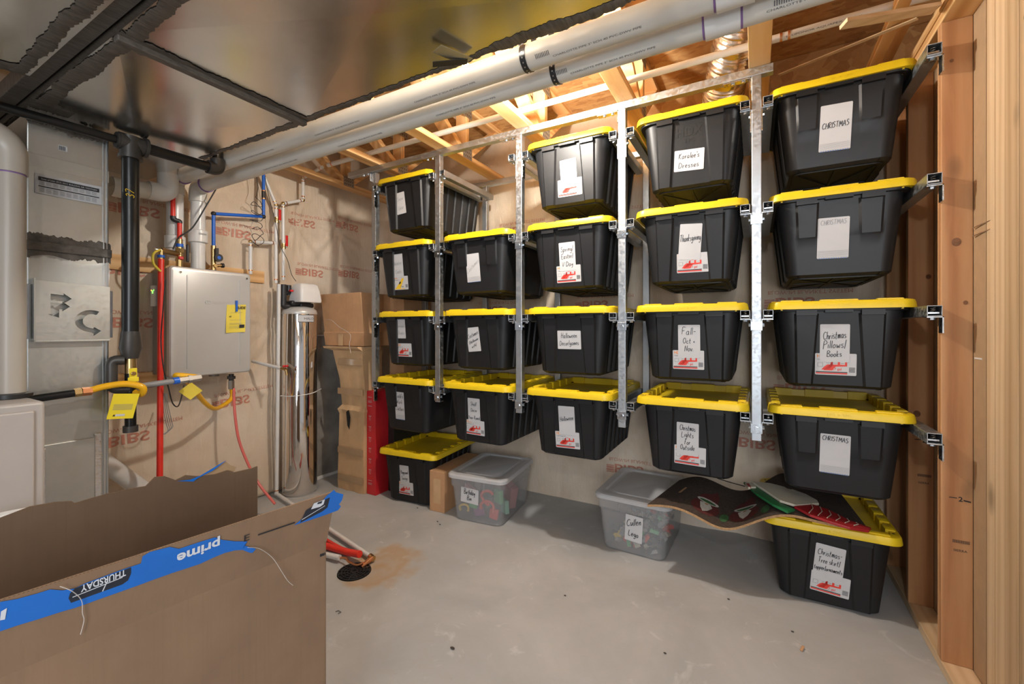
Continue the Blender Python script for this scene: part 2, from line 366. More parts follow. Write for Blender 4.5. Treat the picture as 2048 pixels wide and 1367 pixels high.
def hand(mb,txt,org,ux,uy,h,mat,wd=.0022,slant=.12,rise=0,seed=1,width=None,center=True,off=.0008):
    rg=random.Random(seed); x=0; strokes=[]
    for ch in txt:
        if ch==' ': x+=.35; continue
        g=G.get(ch); 
        if g is None: continue
        mx=max(max(s[0::2]) for s in g); dy=rg.uniform(-.05,.05)
        for s in g: strokes.append([(x+a+b*slant+rg.uniform(-.015,.015),b+dy+rg.uniform(-.015,.015)) for a,b in zip(s[0::2],s[1::2])])
        x+=mx+.17
    kx=h if not width else width/max(x,.1)
    ux=Vector(ux).normalized(); uy=Vector(uy).normalized(); n=ux.cross(uy); o=Vector(org)+n*off; c=x/2 if center else 0
    for s in strokes:
        pts=[Vector(((a-c)*kx,b*h+(a-c)*kx*rise,0)) for a,b in s]
        pts=spline(pts,3) if len(pts)>2 else pts
        vs=[];fs=[]
        for i,p in enumerate(pts):
            t=(pts[min(i+1,len(pts)-1)]-pts[max(i-1,0)]); t=t.normalized() if t.length>0 else Vector((1,0,0))
            q=Vector((-t.y,t.x,0))*wd/2
            for e in (p+q,p-q): vs.append(o+ux*e.x+uy*e.y)
        for i in range(len(pts)-1): fs.append((2*i,2*i+1,2*i+3,2*i+2))
        mb.add(vs,fs,mat)
def rrect(x0,y0,x1,y1,r,z,n=5):
    out=[]
    for cx,cy,a0 in ((x1-r,y0+r,-90),(x1-r,y1-r,0),(x0+r,y1-r,90),(x0+r,y0+r,180)):
        for k in range(n+1):
            a=R(a0+90*k/n); out.append((cx+r*math.cos(a),cy+r*math.sin(a),z))
    return out
# ================================================================== THE SETTING
b=MB().box((-3.6,-2.6,-.1),(2.4,3.3,0),'concrete'); struct(b.build('floor',smooth=0))
LX=-3.38; BY=3.14; CZ=2.545; DZ=2.945
rw=random.Random(3)
PINS=[(1.1,1.93),(2.26,2.20),(2.66,2.19),(2.05,1.35),(1.75,.9),(.6,1.0),(2.7,1.2),(1.5,2.25)]
def wall_off(u,z,seed=0,amp=1.0):
    o=.018*abs(math.sin((u+.1)*math.pi/.61))**.7
    for (pu,pz) in PINS:
        du=u-pu-seed*.3; dz=z-pz; r=math.hypot(du,dz)
        if r<.6:
            a=math.atan2(dz,du); o+=(math.sin(a*9+pz*5)*.5+math.sin(a*15+pu*7)*.35)*.017*min(1,r/.08)*(1-r/.6)
            o-=.016*math.exp(-(r/.05)**2)
    o+=.005*math.sin(u*13+z*5)+.004*math.sin(z*9-u*6)
    return max(.001,o*amp+.012)
def cloth_wall(name,axis,base,sgn,u0,u1,z0,z1,seed,cut=None):
    nu=int((u1-u0)/.02); nz=int((z1-z0)/.025); vs=[]
    for i in range(nu+1):
        for j in range(nz+1):
            u=u0+(u1-u0)*i/nu; z=z0+(z1-z0)*j/nz; d=wall_off(u,z,seed)
            if cut and cut(u,z): d=.001
            vs.append((base+sgn*d,u,z) if axis=='X' else (u,base+sgn*d,z))
    mb=MB(); k=nz+1
    fs=[(i*k+j,(i+1)*k+j,(i+1)*k+j+1,i*k+j+1) for i in range(nu) for j in range(nz)]
    mb.add(vs,fs,'fabric'); o=mb.build(name,smooth=180)
    m=MB()
    if axis=='X': m.box((base-.15,u0,z0),(base-.005,u1,z1),'pineZ')
    else: m.box((u0,base+.005,z0),(u1,base+.15,z1),'pineZ')
    s=m.build('backing',parent=o,smooth=0)
    return struct(o)
wl=cloth_wall('wall_left','X',LX,1,-.6,BY,0,DZ,0,lambda u,z:(u>2.28 and z<1.27) or z<.01)
wb=cloth_wall('wall_back','Y',BY,-1,LX,2.2,0,DZ,1)
# concrete footing wall in the corner where the cloth stops
b=MB().box((LX,2.33,0),(LX+.045,BY-.03,1.25),'concrete_wall'); b.box((LX,2.33,1.25),(LX+.05,BY-.03,1.262),'white')
struct(b.build('trim_1',smooth=0,bevel=.004))
b=MB().box((LX+.045,2.33,0),(LX+.062,BY-.03,.022),'white'); struct(b.build('baseboard_left',smooth=0))
# faded mirrored printing on the cloth (vertically flipped, as seen from the inside)
def bibs(axis,u,z,sc_=1.0,tilt=0,seed=0,parent=None):
    mb=MB(); h=.062*sc_
    def put(txt,uu,zz,hh,wd,bold):
        vs,fs=text_geo(txt,bold); x0=min(v[0] for v in vs); x1=max(v[0] for v in vs)
        bm=bmesh.new(); vv=[bm.verts.new(((v[0]-x0)/(x1-x0)*wd,-v[1]*hh/.72,0)) for v in vs]
        for f in fs:
            try: bm.faces.new([vv[i] for i in f])
            except ValueError: pass
        x=.02
        while x<wd:
            bmesh.ops.bisect_plane(bm,geom=bm.verts[:]+bm.edges[:]+bm.faces[:],plane_co=(x,0,0),plane_no=(1,0,0)); x+=.02
        bm.verts.index_update(); out=[]
        for v in bm.verts:
            a=v.co.x*math.cos(tilt)-v.co.y*math.sin(tilt); c=v.co.x*math.sin(tilt)+v.co.y*math.cos(tilt)
            U=uu+a; Z=zz+c; d=wall_off(U,Z,seed)+.0022
            out.append((LX+d,U,Z) if axis=='X' else (U,BY-d,Z))
        mb.add(out,[tuple(v.index for v in f.verts) for f in bm.faces],'bibs'); bm.free()
    put('BIBS',u+.06,z,h,.20*sc_,.02)
    put('BLOW-IN BLANKET SYSTEM',u+.02,z+.045*sc_,h*.38,.42*sc_,0)
    for k in range(3): put('=',u,z-.018*sc_*k,h*.55,.055*sc_,.03)
    o=mb.build('printed_lettering',parent=parent,smooth=0); return o
for (u,z,t) in ((1.63,2.05,0),(2.19,2.24,.05),(2.66,2.31,.0),(2.26,1.83,-.02),(2.68,1.86,0),(.98,1.70,.0),(1.02,1.38,0),(1.0,.66,.05),(1.62,.80,.07),(1.02,.99,.05),(1.05,2.08,0)):
    bibs('X',u,z,1.0,t,0,wl)
for (u,z) in ((-1.2,1.52),(-.95,.33),(-2.1,1.5),(.05,1.5),(-.15,.62),(.1,.98),(-1.9,2.15),(-1.1,2.15),(-.1,.22)):
    bibs('Y',u,z,1.0,0,1,wb)
# ceiling deck of strand board with green-edged joints
b=MB().box((-3.6,-2.6,DZ),(2.4,3.3,DZ+.03),'osb'); 
for y in (2.62,1.40,.18,-1.04): b.box((-3.5,y-.008,DZ-.002),(2.3,y+.008,DZ),'green_edge')
struct(b.build('ceiling',smooth=0))
b=MB().box((-.80,BY-.055,CZ+.0),(2.2,BY-.045,DZ-.002),'osb'); struct(b.build('trim_3',smooth=0))
# floor trusses
TR=[-3.13,-2.50,-1.87,-1.24,-.612,.018,.93,1.56]
tl={-3.13:'pine floor truss nearest the cloth-covered left wall',-2.50:'pine floor truss above the left end of the galvanised rack beam',-1.87:'pine floor truss above the leftmost bin column of the rack',
 -1.24:'pine floor truss passing over the gap between second and third rack columns',-.612:'pine floor truss over the third upright from the right of the rack',.018:'pine floor truss whose flat bottom chord ends on the right tip of the rack beam',
 .93:'pine floor truss above the right-hand stud wall',1.56:'pine floor truss beyond the right-hand stud wall'}
def web(p,q,x,parent):
    MB().bar((x,p[0],p[1]),(x,q[0],q[1]),.089,.038,'pineY' if abs(q[0]-p[0])>abs(q[1]-p[1]) else 'pineZ',up=(0,1,0) if abs(q[1]-p[1])>abs(q[0]-p[0]) else (0,0,1)).build('web',parent,0,.002)
for x in TR:
    t=thing('floor_truss',tl[x],'floor truss',(0,0,0),0,'open-web floor trusses')
    MB().box((x-.0445,-2.4,CZ),(x+.0445,BY-.03,CZ+.038),'pineY').build('bottom_chord',t,0,.002)
    MB().box((x-.0445,-2.4,DZ-.038),(x+.0445,BY-.03,DZ-.001),'pineY').build('top_chord',t,0,.002)
    z0=CZ+.038; z1=DZ-.038
    vy=2.58
    for y in (vy,vy-1.22,vy-2.44):
        MB().box((x-.0445,y-.019,z0),(x+.0445,y+.019,z1),'pineZ').build('web',t,0,.002)
    for (a,c) in (((vy+.05,z0+.015),(vy+.42,z1-.01)),((vy-.05,z0+.015),(vy-.50,z1-.01)),((vy-.66,z1-.01),(vy-1.15,z0+.015)),((vy-1.27,z0+.015),(vy-1.72,z1-.01)),((vy-1.88,z1-.01),(vy-2.36,z0+.015))):
        web(a,c,x,t)
    for y in (vy,vy-1.22,vy-2.44):
        for s in (-1,1):
            for zz in ((CZ+.005,CZ+.095),(DZ-.095,DZ-.005)):
                m=MB()
                m.box((x+s*.0455,y-.055,zz[0]),(x+s*.0465,y+.055,zz[1]),'strut')
                for i in range(5):
                    for j in range(3): m.box((x+s*.0466,y-.045+i*.02,zz[0]+.012+j*.027),(x+s*.047,y-.04+i*.02,zz[0]+.026+j*.027),'hole')
                m.build('connector_plate',t,0)
# right stud wall (runs away from the viewer)
SX0,SX1=.6215,.7105
st=[(2.25,'near'),(2.656,'mid'),(3.03,'far')]
sl={'near':'wide Douglas fir wall stud in front, rack brackets screwed to its left edge','mid':'reddish fir wall stud just behind the front one, in shadow beside the right bin column','far':'fir wall stud in the back right corner behind the bins'}
def stamp(mb,x,y,z,s=1):
    place_text(mb,'SIERRA',(x-.018*s,y,z),(1,0,0),(0,0,1),.009*s,'ink')
    mb2=[(x-.02+i*.003,x-.0185+i*.003) for i in range(16)]
    for a,c in mb2: mb.add([(a,y-.0005,z+.032),(c,y-.0005,z+.032),(c,y-.0005,z+.044),(a,y-.0005,z+.044)],[(0,1,2,3)],'ink')
    place_text(mb,'2',(x-.004,y,z+.19),(1,0,0),(0,0,1),.018*s,'ink',bold=.02)
    mb.add([(x-.03,y-.0005,z+.20),(x-.008,y-.0005,z+.20),(x-.008,y-.0005,z+.203),(x-.03,y-.0005,z+.203)],[(0,1,2,3)],'ink')
    mb.add([(x+.01,y-.0005,z+.193),(x+.03,y-.0005,z+.190),(x+.03,y-.0005,z+.195),(x+.01,y-.0005,z+.198)],[(0,1,2,3)],'ink')
def knots(mb,y,lst):
    for (x,z,r) in lst:
        mb.loft([[(x+rr*math.cos(k*.5236),y-.0003-(.0002*i),z+rr*1.15*math.sin(k*.5236)) for k in range(12)] for i,rr in enumerate((r,r*.6))],'kn',False,True)
M['kn']=plain('knot_wood',(.22,.10,.045),.6,var=.3,vs=60)
for y,k in st:
    o=MB().box((SX0,y,.038),(SX1,y+.038,CZ-.06),'firZ').build('wall_stud',None,0,.003)
    tag(o,sl[k],'wall stud','studs of the right wall')
    if k!='far':
        m=MB(); stamp(m,(SX0+SX1)/2+.008,y-.0004,.47 if k=='near' else .60)
        knots(m,y-.0005,[((SX0+.043),1.64,.014),(SX0+.068,1.41,.007),(SX0+.03,2.33,.006)] if k=='near' else [(SX0+.03,.92,.013),(SX0+.07,1.55,.01)])
        m.build('printed_stamp',o,0)
o=MB().box((SX0,.9,0),(SX1,BY-.02,.038),'paleY').build('sill_plate',None,0,.003); tag(o,'pale treated wooden sill plate on the floor under the right studs','sill plate')
for i,(z0,lb) in enumerate(((CZ-.06,'lower of two pine plates lying on top of the right studs'),(CZ-.021,'upper of two pine plates on top of the right studs'))):
    o=MB().box((SX0-.005*i,.9,z0),(SX1,BY-.02,z0+.0375),'pineY').build('top_plate',None,0,.003); tag(o,lb,'top plate','plates above the right studs')
o=MB().box((SX1+.001,2.152,.0),(SX1+.014,BY-.05,CZ-.06),'drywall').build('wall_right',None,0); struct(o)
# white joint line and wires across the drywall gap
o=MB().box((SX1-.0006,2.18,1.20),(SX1+.001,2.24,1.206),'white').build('trim_2',None,0); struct(o)
for z in (1.655,1.685):
    o=MB().cyl((SX0+.082,2.235,z),(SX1+.004,2.10,z+.003),.0022,'steel',8).build('nail',None); tag(o,('lower' if z<1.67 else 'upper')+' of two steel nails poking between the front stud and the pale post','nail','nails beside the front stud')
M['ply']=wood('plywood','Z',(.42,.28,.15),(.52,.36,.205),(.58,.42,.26))
# doorway posts at the right edge
posts=[((.711,2.092,.0),(.754,2.150,CZ-.02),'pale edge-on pine post right of the drywall strip'),
       ((.712,1.990,.0),(.750,2.090,CZ-.02),'pale pine post with pencil marks, second from the right edge'),
       ((.698,1.90,.0),(.80,1.988,CZ-.02),'knotty pale pine post at the far right edge of the picture')]
for k_,(a,c,lb) in enumerate(posts):
    o=MB().box(a,c,'ply' if k_==2 else 'paleZ').build('door_post',None,0,.006); tag(o,lb,'post','pale posts of the doorway on the right')
m=MB().box((.700,1.60,.0),(.712,1.898,CZ-.02),'ply')
for z,y in ((2.24,1.87),(1.59,1.865),(.93,1.862)): m.cyl((.699,y,z),(.7005,y,z),.006,'steel',12)
o=m.build('plywood_jamb',None,0,.002); tag(o,'smooth plywood jamb with nail heads at the right picture edge','jamb')
# loose pine offcuts and a thin strip up in the trusses at the top right
o=MB().bar(at(1558,150,Y=2.55),at(1835,37,Y=2.30),.02,.004,'paleX').build('wood_strip',None,0); tag(o,'thin wooden strip slanting up under the strand board at top right','wood strip')
o=MB().bar((.30,2.10,2.50),(.60,2.22,2.53),.05,.015,'paleX').build('offcut',None,0,.001); tag(o,'splintered pine offcut wedged above the right studs','offcut')
# extra diagonal chords over the right wall
for i,(p,q) in enumerate((((.50,3.02,2.585),(.50,1.2,2.585)),((.56,3.0,2.66),(.56,1.2,2.66)))):
    o=MB().bar(p,q,.045,.085 if i else .04,'pineY').build('blocking_board',None,0,.002); tag(o,('upper' if i else 'lower')+' pine blocking board running beside the top plates at upper right','board','blocking boards over the right wall')
# ================================================================== DUCTWORK
def mastic_strip(p,q,w0,n,seed,parent,nrm=(0,0,-1),name='sealant_band',off=.002,ragged=.5):
    rg=random.Random(seed); p=Vector(p);q=Vector(q);d=(q-p).normalized(); nn=Vector(nrm); sd=d.cross(nn).normalized()
    vs=[];fs=[]
    L1=L2=0
    for i in range(n+1):
        c=p+(q-p)*i/n
        L1=.93*L1+.30*rg.uniform(-1,1); L2=.93*L2+.30*rg.uniform(-1,1); L1=max(-1,min(1,L1)); L2=max(-1,min(1,L2))
        a=w0/2*max(.25,1+.6*ragged*L1+rg.uniform(-.12,.12)*ragged); b_=w0/2*max(.25,1+.6*ragged*L2+rg.uniform(-.12,.12)*ragged)
        for s,o in ((a,0.0005),(a*.8,off),(-b_*.8,off),(-b_,.0005)): vs.append(c+sd*s+nn*o)
    for i in range(n):
        for j in range(3): fs.append((i*4+j,i*4+j+1,(i+1)*4+j+1,(i+1)*4+j))
    m=MB().add(vs,fs,'mastic'); return m.build(name,parent,40)
def cross_panel(mb,x0,x1,y0,y1,z,dip,mat):
    c=((x0+x1)/2,(y0+y1)/2,z-dip); v=[(x0,y0,z),(x1,y0,z),(x1,y1,z),(x0,y1,z),c]
    mb.add(v,[(1,0,4),(2,1,4),(3,2,4),(0,3,4)],mat)
Z0=2.25
d1=thing('supply_duct','large flat galvanised duct hanging over the water heater, cross-creased underside','duct',(-2.2,.9,Z0))
d1.location=(0,0,0)
DX=[-3.36,-1.775,-.20,.56]; DY0,DY1=.578,1.243
for i in range(3):
    m=MB(); x0,x1=DX[i],DX[i+1]
    cross_panel(m,x0,x1,DY0,DY1,Z0,.008,'duct')
    m.add([(x0,DY0,Z0),(x1,DY0,Z0),(x1,DY0,Z0+.27),(x0,DY0,Z0+.27),(x0,DY1,Z0),(x1,DY1,Z0),(x1,DY1,Z0+.27),(x0,DY1,Z0+.27)],[(0,1,2,3),(5,4,7,6),(3,2,6,7),(0,3,7,4),(1,5,6,2)],'duct')
    m.build('duct_panel',d1,0)
for x,sd in ((-1.775,3),(-.20,5)):
    MB().box((x-.016,DY0,Z0-.022),(x+.016,DY1,Z0),'mastic').build('seam_flange',d1,0,.004)
    mastic_strip((x,DY0,Z0-.003),(x,DY1,Z0-.003),.085,120,sd,d1)
mastic_strip((-3.3,DY0+.028,Z0-.0022),(.56,DY0+.028,Z0-.0022),.046,420,8,d1,ragged=.8)
mastic_strip((-2.66,DY1-.012,Z0-.0016),(.56,DY1-.012,Z0-.0016),.035,420,9,d1,ragged=1.2)
mastic_strip((-2.62,.57,Z0-.001),(-2.62,.90,Z0-.001),.12,60,11,d1,ragged=.6)
m=MB().bar((-.86,1.22,Z0-.02),(-.90,1.10,Z0-.03),.05,.002,'duct2'); m.bar((-.86,1.215,Z0-.021),(-.95,1.14,Z0-.045),.03,.002,'cable'); m.build('drive_cleat',d1,0)
d2=thing('return_duct','galvanised duct at top left corner, left of the dark seam','duct')
m=MB(); cross_panel(m,-2.36,1.0,-.25,.52,Z0+.005,.008,'duct'); 
m.add([(-2.36,-.25,Z0+.005),(1.0,-.25,Z0+.005),(1.0,-.25,Z0+.27),(-2.36,-.25,Z0+.27),(-2.36,.52,Z0+.005),(1.0,.52,Z0+.005),(1.0,.52,Z0+.27),(-2.36,.52,Z0+.27)],[(0,1,2,3),(5,4,7,6),(3,2,6,7),(0,3,7,4),(1,5,6,2)],'duct'); m.build('duct_panel',d2,0)
mastic_strip((-2.36,.49,Z0+.002),(1.0,.49,Z0+.002),.042,360,21,d2,ragged=1.0)
mastic_strip((-2.34,-.2,Z0+.003),(-2.34,.5,Z0+.003),.10,90,22,d2,ragged=.7)
o=MB().box((-3.3,.523,Z0+.03),(1.2,.575,Z0+.10),'mastic').build('duct_joint',None,0,.004); tag(o,'black sealed joint running between the two overhead ducts','duct joint')
# elbow duct piece left of the plenum, up in the corner
o=MB().box((-3.2,.02,1.98),(-2.62,.50,2.22),'duct2').build('duct_boot',None,0,.03); tag(o,'short galvanised duct boot in the far upper left corner','duct')
# vertical plenum
pl=thing('plenum','upright galvanised furnace plenum with the FC cut-out panel','duct')
PX=-2.66; PY0,PY1=.578,.842
MB().box((PX-.55,PY0,0),(PX,PY1,Z0-.025),'duct2').build('shell',pl,0,.004)
MB().box((PX-.001,PY0,2.0),(PX+.0015,PY1,2.055),'duct2').build('joint_strip',pl,0,.001)
MB().box((PX-.002,PY0-.004,1.645),(PX+.012,PY1+.008,1.685),'mastic').build('joint_strip',pl,0,.004)
mastic_strip((PX,PY0,1.665),(PX,PY1+.006,1.665),.10,70,33,pl,(1,0,0),ragged=.45)
mastic_strip((PX,PY0,Z0-.03),(PX,PY1,Z0-.045),.06,70,34,pl,(1,0,0),ragged=.9)
# filter rack cover with cut-out letters F and C
bm=bmesh.new()
def ring2(pts): return [Vector((p[0],p[1])) for p in pts]
cov=[(0,0),(.245,0),(.245,.245),(0,.255)]
Fp=[(.055,.205),(.055,.165),(.105,.165),(.105,.155),(.125,.18),(.105,.205)]
cu=bpy.data.curves.new('c','CURVE'); cu.dimensions='2D'; cu.fill_mode='BOTH'; cu.extrude=.0012
def spl(pts):
    s=cu.splines.new('POLY'); s.points.add(len(pts)-1)
    for i,p in enumerate(pts): s.points[i].co=(p[0],p[1],0,1)
    s.use_cyclic_u=True
spl(cov)
spl([(.050,.200),(.090,.196),(.090,.204),(.116,.182),(.090,.160),(.090,.170),(.050,.170)])
spl([(.050,.163),(.086,.160),(.086,.168),(.110,.147),(.086,.126),(.086,.135),(.076,.135),(.076,.098),(.040,.112),(.050,.118)])
Cc=[]
for k in range(13):
    a=R(60+205*k/12); Cc.append((.180+.058*math.cos(a)*.95,.085+.050*math.sin(a)))
for k in range(13):
    a=R(265-205*k/12); Cc.append((.182+.034*math.cos(a)*.9,.085+.032*math.sin(a)))
Cc=[(p[0],p[1]) for p in Cc]
spl(Cc[:13]+[(.188,.028),(.188,.018),(.214,.040),(.190,.058),(.186,.050)]+Cc[13:])
bm.free()
co_=bpy.data.objects.new('tmp',cu); C.objects.link(co_); dg=bpy.context.evaluated_depsgraph_get()
me=bpy.data.meshes.new_from_object(co_.evaluated_get(dg)); bpy.data.objects.remove(co_)
me.name='filter_cover'; me.materials.clear(); me.materials.append(M['duct2'])
fo=bpy.data.objects.new('filter_cover',me); C.objects.link(fo); fo.parent=pl
fo.matrix_basis=Matrix(((0,0,1,PX+.032),(1,0,0,PY0+.012),(0,1,0,1.262),(0,0,0,1)))
m=MB(); m.box((PX,PY0+.012,1.258),(PX+.034,PY0+.018,1.525),'duct2'); m.box((PX,PY0+.012,1.255),(PX+.034,PY1-.006,1.262),'duct2'); m.box((PX,PY0-.008,1.27),(PX+.012,PY0+.006,1.50),'strut'); m.box((PX,PY1-.004,1.27),(PX+.012,PY1+.010,1.49),'strut'); m.build('filter_slot',pl,0,.001)
m=MB(); rg=random.Random(5)
n=14; vs=[];
for i in range(n+1):
    for j in range(5): vs.append((PX+.012+rg.uniform(0,.016),PY0+.004+(PY1-PY0-.01)*i/n,1.50+.115*j/4+.012*math.sin(i*.5)))
m.add(vs,[(i*5+j,(i+1)*5+j,(i+1)*5+j+1,i*5+j+1) for i in range(n) for j in range(4)],'film'); m.build('plastic_film',pl,180)
# access door near the bottom
m=MB(); m.box((PX,.612,.25),(PX+.010,.792,.812),'duct2'); m.build('access_door',pl,0,.002)
m=MB(); m.box((PX,.606,.25),(PX+.016,.630,.80),'foil'); m.box((PX,.788,.25),(PX+.013,.812,.83),'foil'); m.build('foil_tape',pl,0,.002)
m=MB(); m.box((PX,PY1-.022,0),(PX+.003,PY1-.018,Z0-.03),'strut'); m.box((PX,PY1-.010,0),(PX+.003,PY1-.006,Z0-.03),'strut'); m.build('seam_rib',pl,0)
def sheet(name,org,ux,uy,wd,ht,mat,label,cat,th=.0008,curl=0,n=8):
    ux=Vector(ux).normalized();uy=Vector(uy).normalized();nn=ux.cross(uy);o=Vector(org); vs=[]
    for i in range(n+1):
        for j in range(n+1):
            u=i/n;v=j/n; k=curl*((1-v)**2*abs(2*u-1)**1.5)
            vs.append(o+ux*u*wd+uy*v*ht+nn*(.001+k))
    m=MB().add(vs,[(i*(n+1)+j,(i+1)*(n+1)+j,(i+1)*(n+1)+j+1,i*(n+1)+j+1) for i in range(n) for j in range(n)],mat)
    return m,o,ux,uy,nn
m,o_,ux,uy,nn=sheet('',(PX+.002,.600,1.888),(0,1,0),(0,0,1),.215,.085,'paper','','',curl=.004)
m2=MB()
m2.add([o_+ux*.010+uy*.056+nn*.004,o_+ux*.205+uy*.056+nn*.004,o_+ux*.205+uy*.073+nn*.004,o_+ux*.010+uy*.073+nn*.004],[(0,1,2,3)],'ink')
place_text(m2,'State of Utah IECC 2015: BUILDING AIR TIGHTNESS',o_+ux*.018+uy*.061+nn*.0045,ux,uy,.0065,'paper',width=.18)
m2.add([o_+ux*.010+uy*.030+nn*.004,o_+ux*.205+uy*.030+nn*.004,o_+ux*.205+uy*.034+nn*.004,o_+ux*.010+uy*.034+nn*.004],[(0,1,2,3)],'ink')
for i,z in enumerate((.050,.045,.040,.023,.018,.013,.008)):
    for k in range(9):
        a=.012+k*.021; m2.add([o_+ux*a+uy*z+nn*.004,o_+ux*(a+.016)+uy*z+nn*.004,o_+ux*(a+.016)+uy*(z+.0018)+nn*.004,o_+ux*a+uy*(z+.0018)+nn*.004],[(0,1,2,3)],'greyink')
o=m.build('notice_sheet',None,180); tag(o,'white printed air tightness notice with black header stuck on the plenum','notice'); m2.build('printed_text',o,0)
m=MB().box((PX+.001,.672,2.095),(PX+.002,.70,2.118),'paper')
for k in range(6): m.box((PX+.0021,.674+k*.0035,2.097),(PX+.0024,.676+k*.0035,2.115),'ink')
o=m.build('barcode_sticker',None,0); tag(o,'small barcode sticker high on the galvanised plenum','sticker')
# ================================================================== PIPES
def ring(mb,p,d,r,L,mat,seg=20):
    p=Vector(p);d=Vector(d).normalized(); mb.cyl(p-d*L/2,p+d*L/2,r,mat,seg)
def pipe_text(txt,p,q,r,ang,h,parent,mat='print',start=.0,wd=None,bold=0):
    """printing on a pipe running p->q; ang = direction of the line seen from the axis, degrees below the horizontal towards -Y"""
    p=Vector(p);q=Vector(q);d=(q-p).normalized(); out=Vector((0,-math.cos(R(ang)),-math.sin(R(ang)))); out=(out-d*out.dot(d)).normalized()
    m=MB(); place_text(m,txt,p+d*start+out*(r+.0006),d,out.cross(d),h,mat,width=wd,bold=bold); return m.build('printed_lettering',parent,0)
# two big white drain pipes under the joists
P1a=at(350,357,X=-3.22); P1b=Vector((.60,1.42,2.305)); P2a=at(396,374,X=-3.2); P2b=Vector((.60,1.53,2.305))
pr=.0445
def bigpipe(a,b,label,down,seed):
    t=thing('drain_pipe',label,'pipe',(0,0,0),0,'long white drain pipes under the joists')
    m=MB().cyl(a,b,pr,'pvc',36); m.build('pipe',t,40)
    d=(b-a).normalized()
    e=MB().tube([a+d*.10,a,a+Vector((0,0,-.10))],pr+.006,'pvc',28,.085,True,7); e.build('elbow',t,50)
    m=MB(); ring(m,a+d*.103,d,pr+.0065,.006,'primer',28); m.build('primer_ring',t,40)
    m=MB().cyl(a+Vector((0,0,-.09)),a+Vector((0,0,down)),pr-(0 if seed==1 else .004),'pvcw',32); m.build('riser',t,40)
    m=MB(); z=a.z-.34 if seed==2 else a.z-.42
    m.lathe(a.x,a.y,[(pr+.001,z-.03),(pr+.010,z-.025),(pr+.010,z+.05),(pr+.001,z+.055)],'pvcw',32); m.lathe(a.x,a.y,[(pr-.006,z-.08),(pr-.003,z-.03)],'pvcw',32); m.build('coupling',t,30)
    m=MB(); place_text(m,'GENOVA',(a.x+pr+.0105,a.y-.02,z+.02),(0,1,0),(0,0,1),.012,'print',width=.045); m.build('printed_lettering',t,0)
    return t,d
t1,dd1=bigpipe(P1a,P1b,'thicker-looking front drain pipe, nearest the duct, of the two long white ones',-.46,1)
t2,dd2=bigpipe(P2a,P2b,'rear one of the two long white drain pipes, nearest the bins',-.72,2)
for (t,a,b,d) in ((t1,P1a,P1b,dd1),(t2,P2a,P2b,dd2)):
    L=(b-a).length
    k=.75
    while k<L-.4:
        pipe_text('CHARLOTTE PIPE 3" SCH 40 PVC-DWV PIPE',a+d*k,b,pr,62,.0065,t,wd=.30,start=0); k+=.62
    for k in (2.55,3.25):
        m=MB(); o_=a+d*k
        for i in range(9): place_text(m,'I',o_+d*(i*.006)+Vector((0,-math.cos(R(48))*(pr+.001),-math.sin(R(48))*(pr+.001))),d,Vector((0,-math.sin(R(48)),math.cos(R(48)))),.016,'print',width=.0025)
        m.build('barcode',t,0)
    # coupling sleeve at the right end
    s0=a+d*((-.10-a.x)/d.x) if t is t1 else a+d*((-.14-a.x)/d.x)
    m=MB().cyl(s0,s0+d*.10,pr+.006,'pvcw',32); m.build('coupling',t,30)
    m=MB(); ring(m,s0-d*.004,d,pr+.001,.006,'primer',28); ring(m,s0+d*.104,d,pr+.001,.006,'primer',28); m.build('primer_ring',t,30)
for (a,d,x,lb) in ((P1a,dd1,-.72,'black perforated hanger strap around the front big white pipe'),(P2a,dd2,-.655,'black perforated hanger strap around the rear big white pipe')):
    c=a+d*((x-a.x)/d.x); pts=[]
    m=MB()
    rings=[]
    for k in range(26):
        an=R(-35+250*k/25)
        o=Vector((0,math.cos(an),-math.sin(an)))
        rings.append([c+o*(pr+.0005)+Vector((-.011,0,0)),c+o*(pr+.0025)+Vector((-.011,0,0)),c+o*(pr+.0025)+Vector((.011,0,0)),c+o*(pr+.0005)+Vector((.011,0,0))])
    e=rings[-1][0].copy(); 
    m.loft(rings,'bplastic')
    for s_ in (1,-1): m.bar(c+Vector((0,s_*(pr+.004),.02)),c+Vector((0,s_*(pr+.008),.235)),.022,.002,'bplastic',up=(0,1,0))
    for k in range(3,23,2):
        an=R(-35+250*k/25); o=Vector((0,math.cos(an),-math.sin(an))); m.cyl(c+o*(pr+.002),c+o*(pr+.0032),.003,'steel',8)
    o=m.build('hanger_strap',None,40); tag(o,lb,'strap','perforated hanger straps')
# white PVC elbow run in front of them, out of the plenum side
A=at(222,372,X=-3.12); B=at(336,388,X=-3.12); 
t=thing('vent_pipe','white plastic vent pipe leaving the plenum side and turning up through a wide elbow','pipe')
MB().cyl(A,B-Vector((0,.05,0)),.047,'pvc',32).build('pipe',t,40)
MB().tube([B+Vector((0,-.10,-.002)),B,B+Vector((0,0,.12))],.053,'pvcw',32,.10,True,8).build('elbow',t,50)
MB().cyl(B+Vector((0,0,.10)),B+Vector((0,0,.34)),.047,'pvc',32).build('riser',t,40)
MB().cyl(A,A+Vector((0,.045,0)),.054,'pvcw',32).build('coupling',t,40)
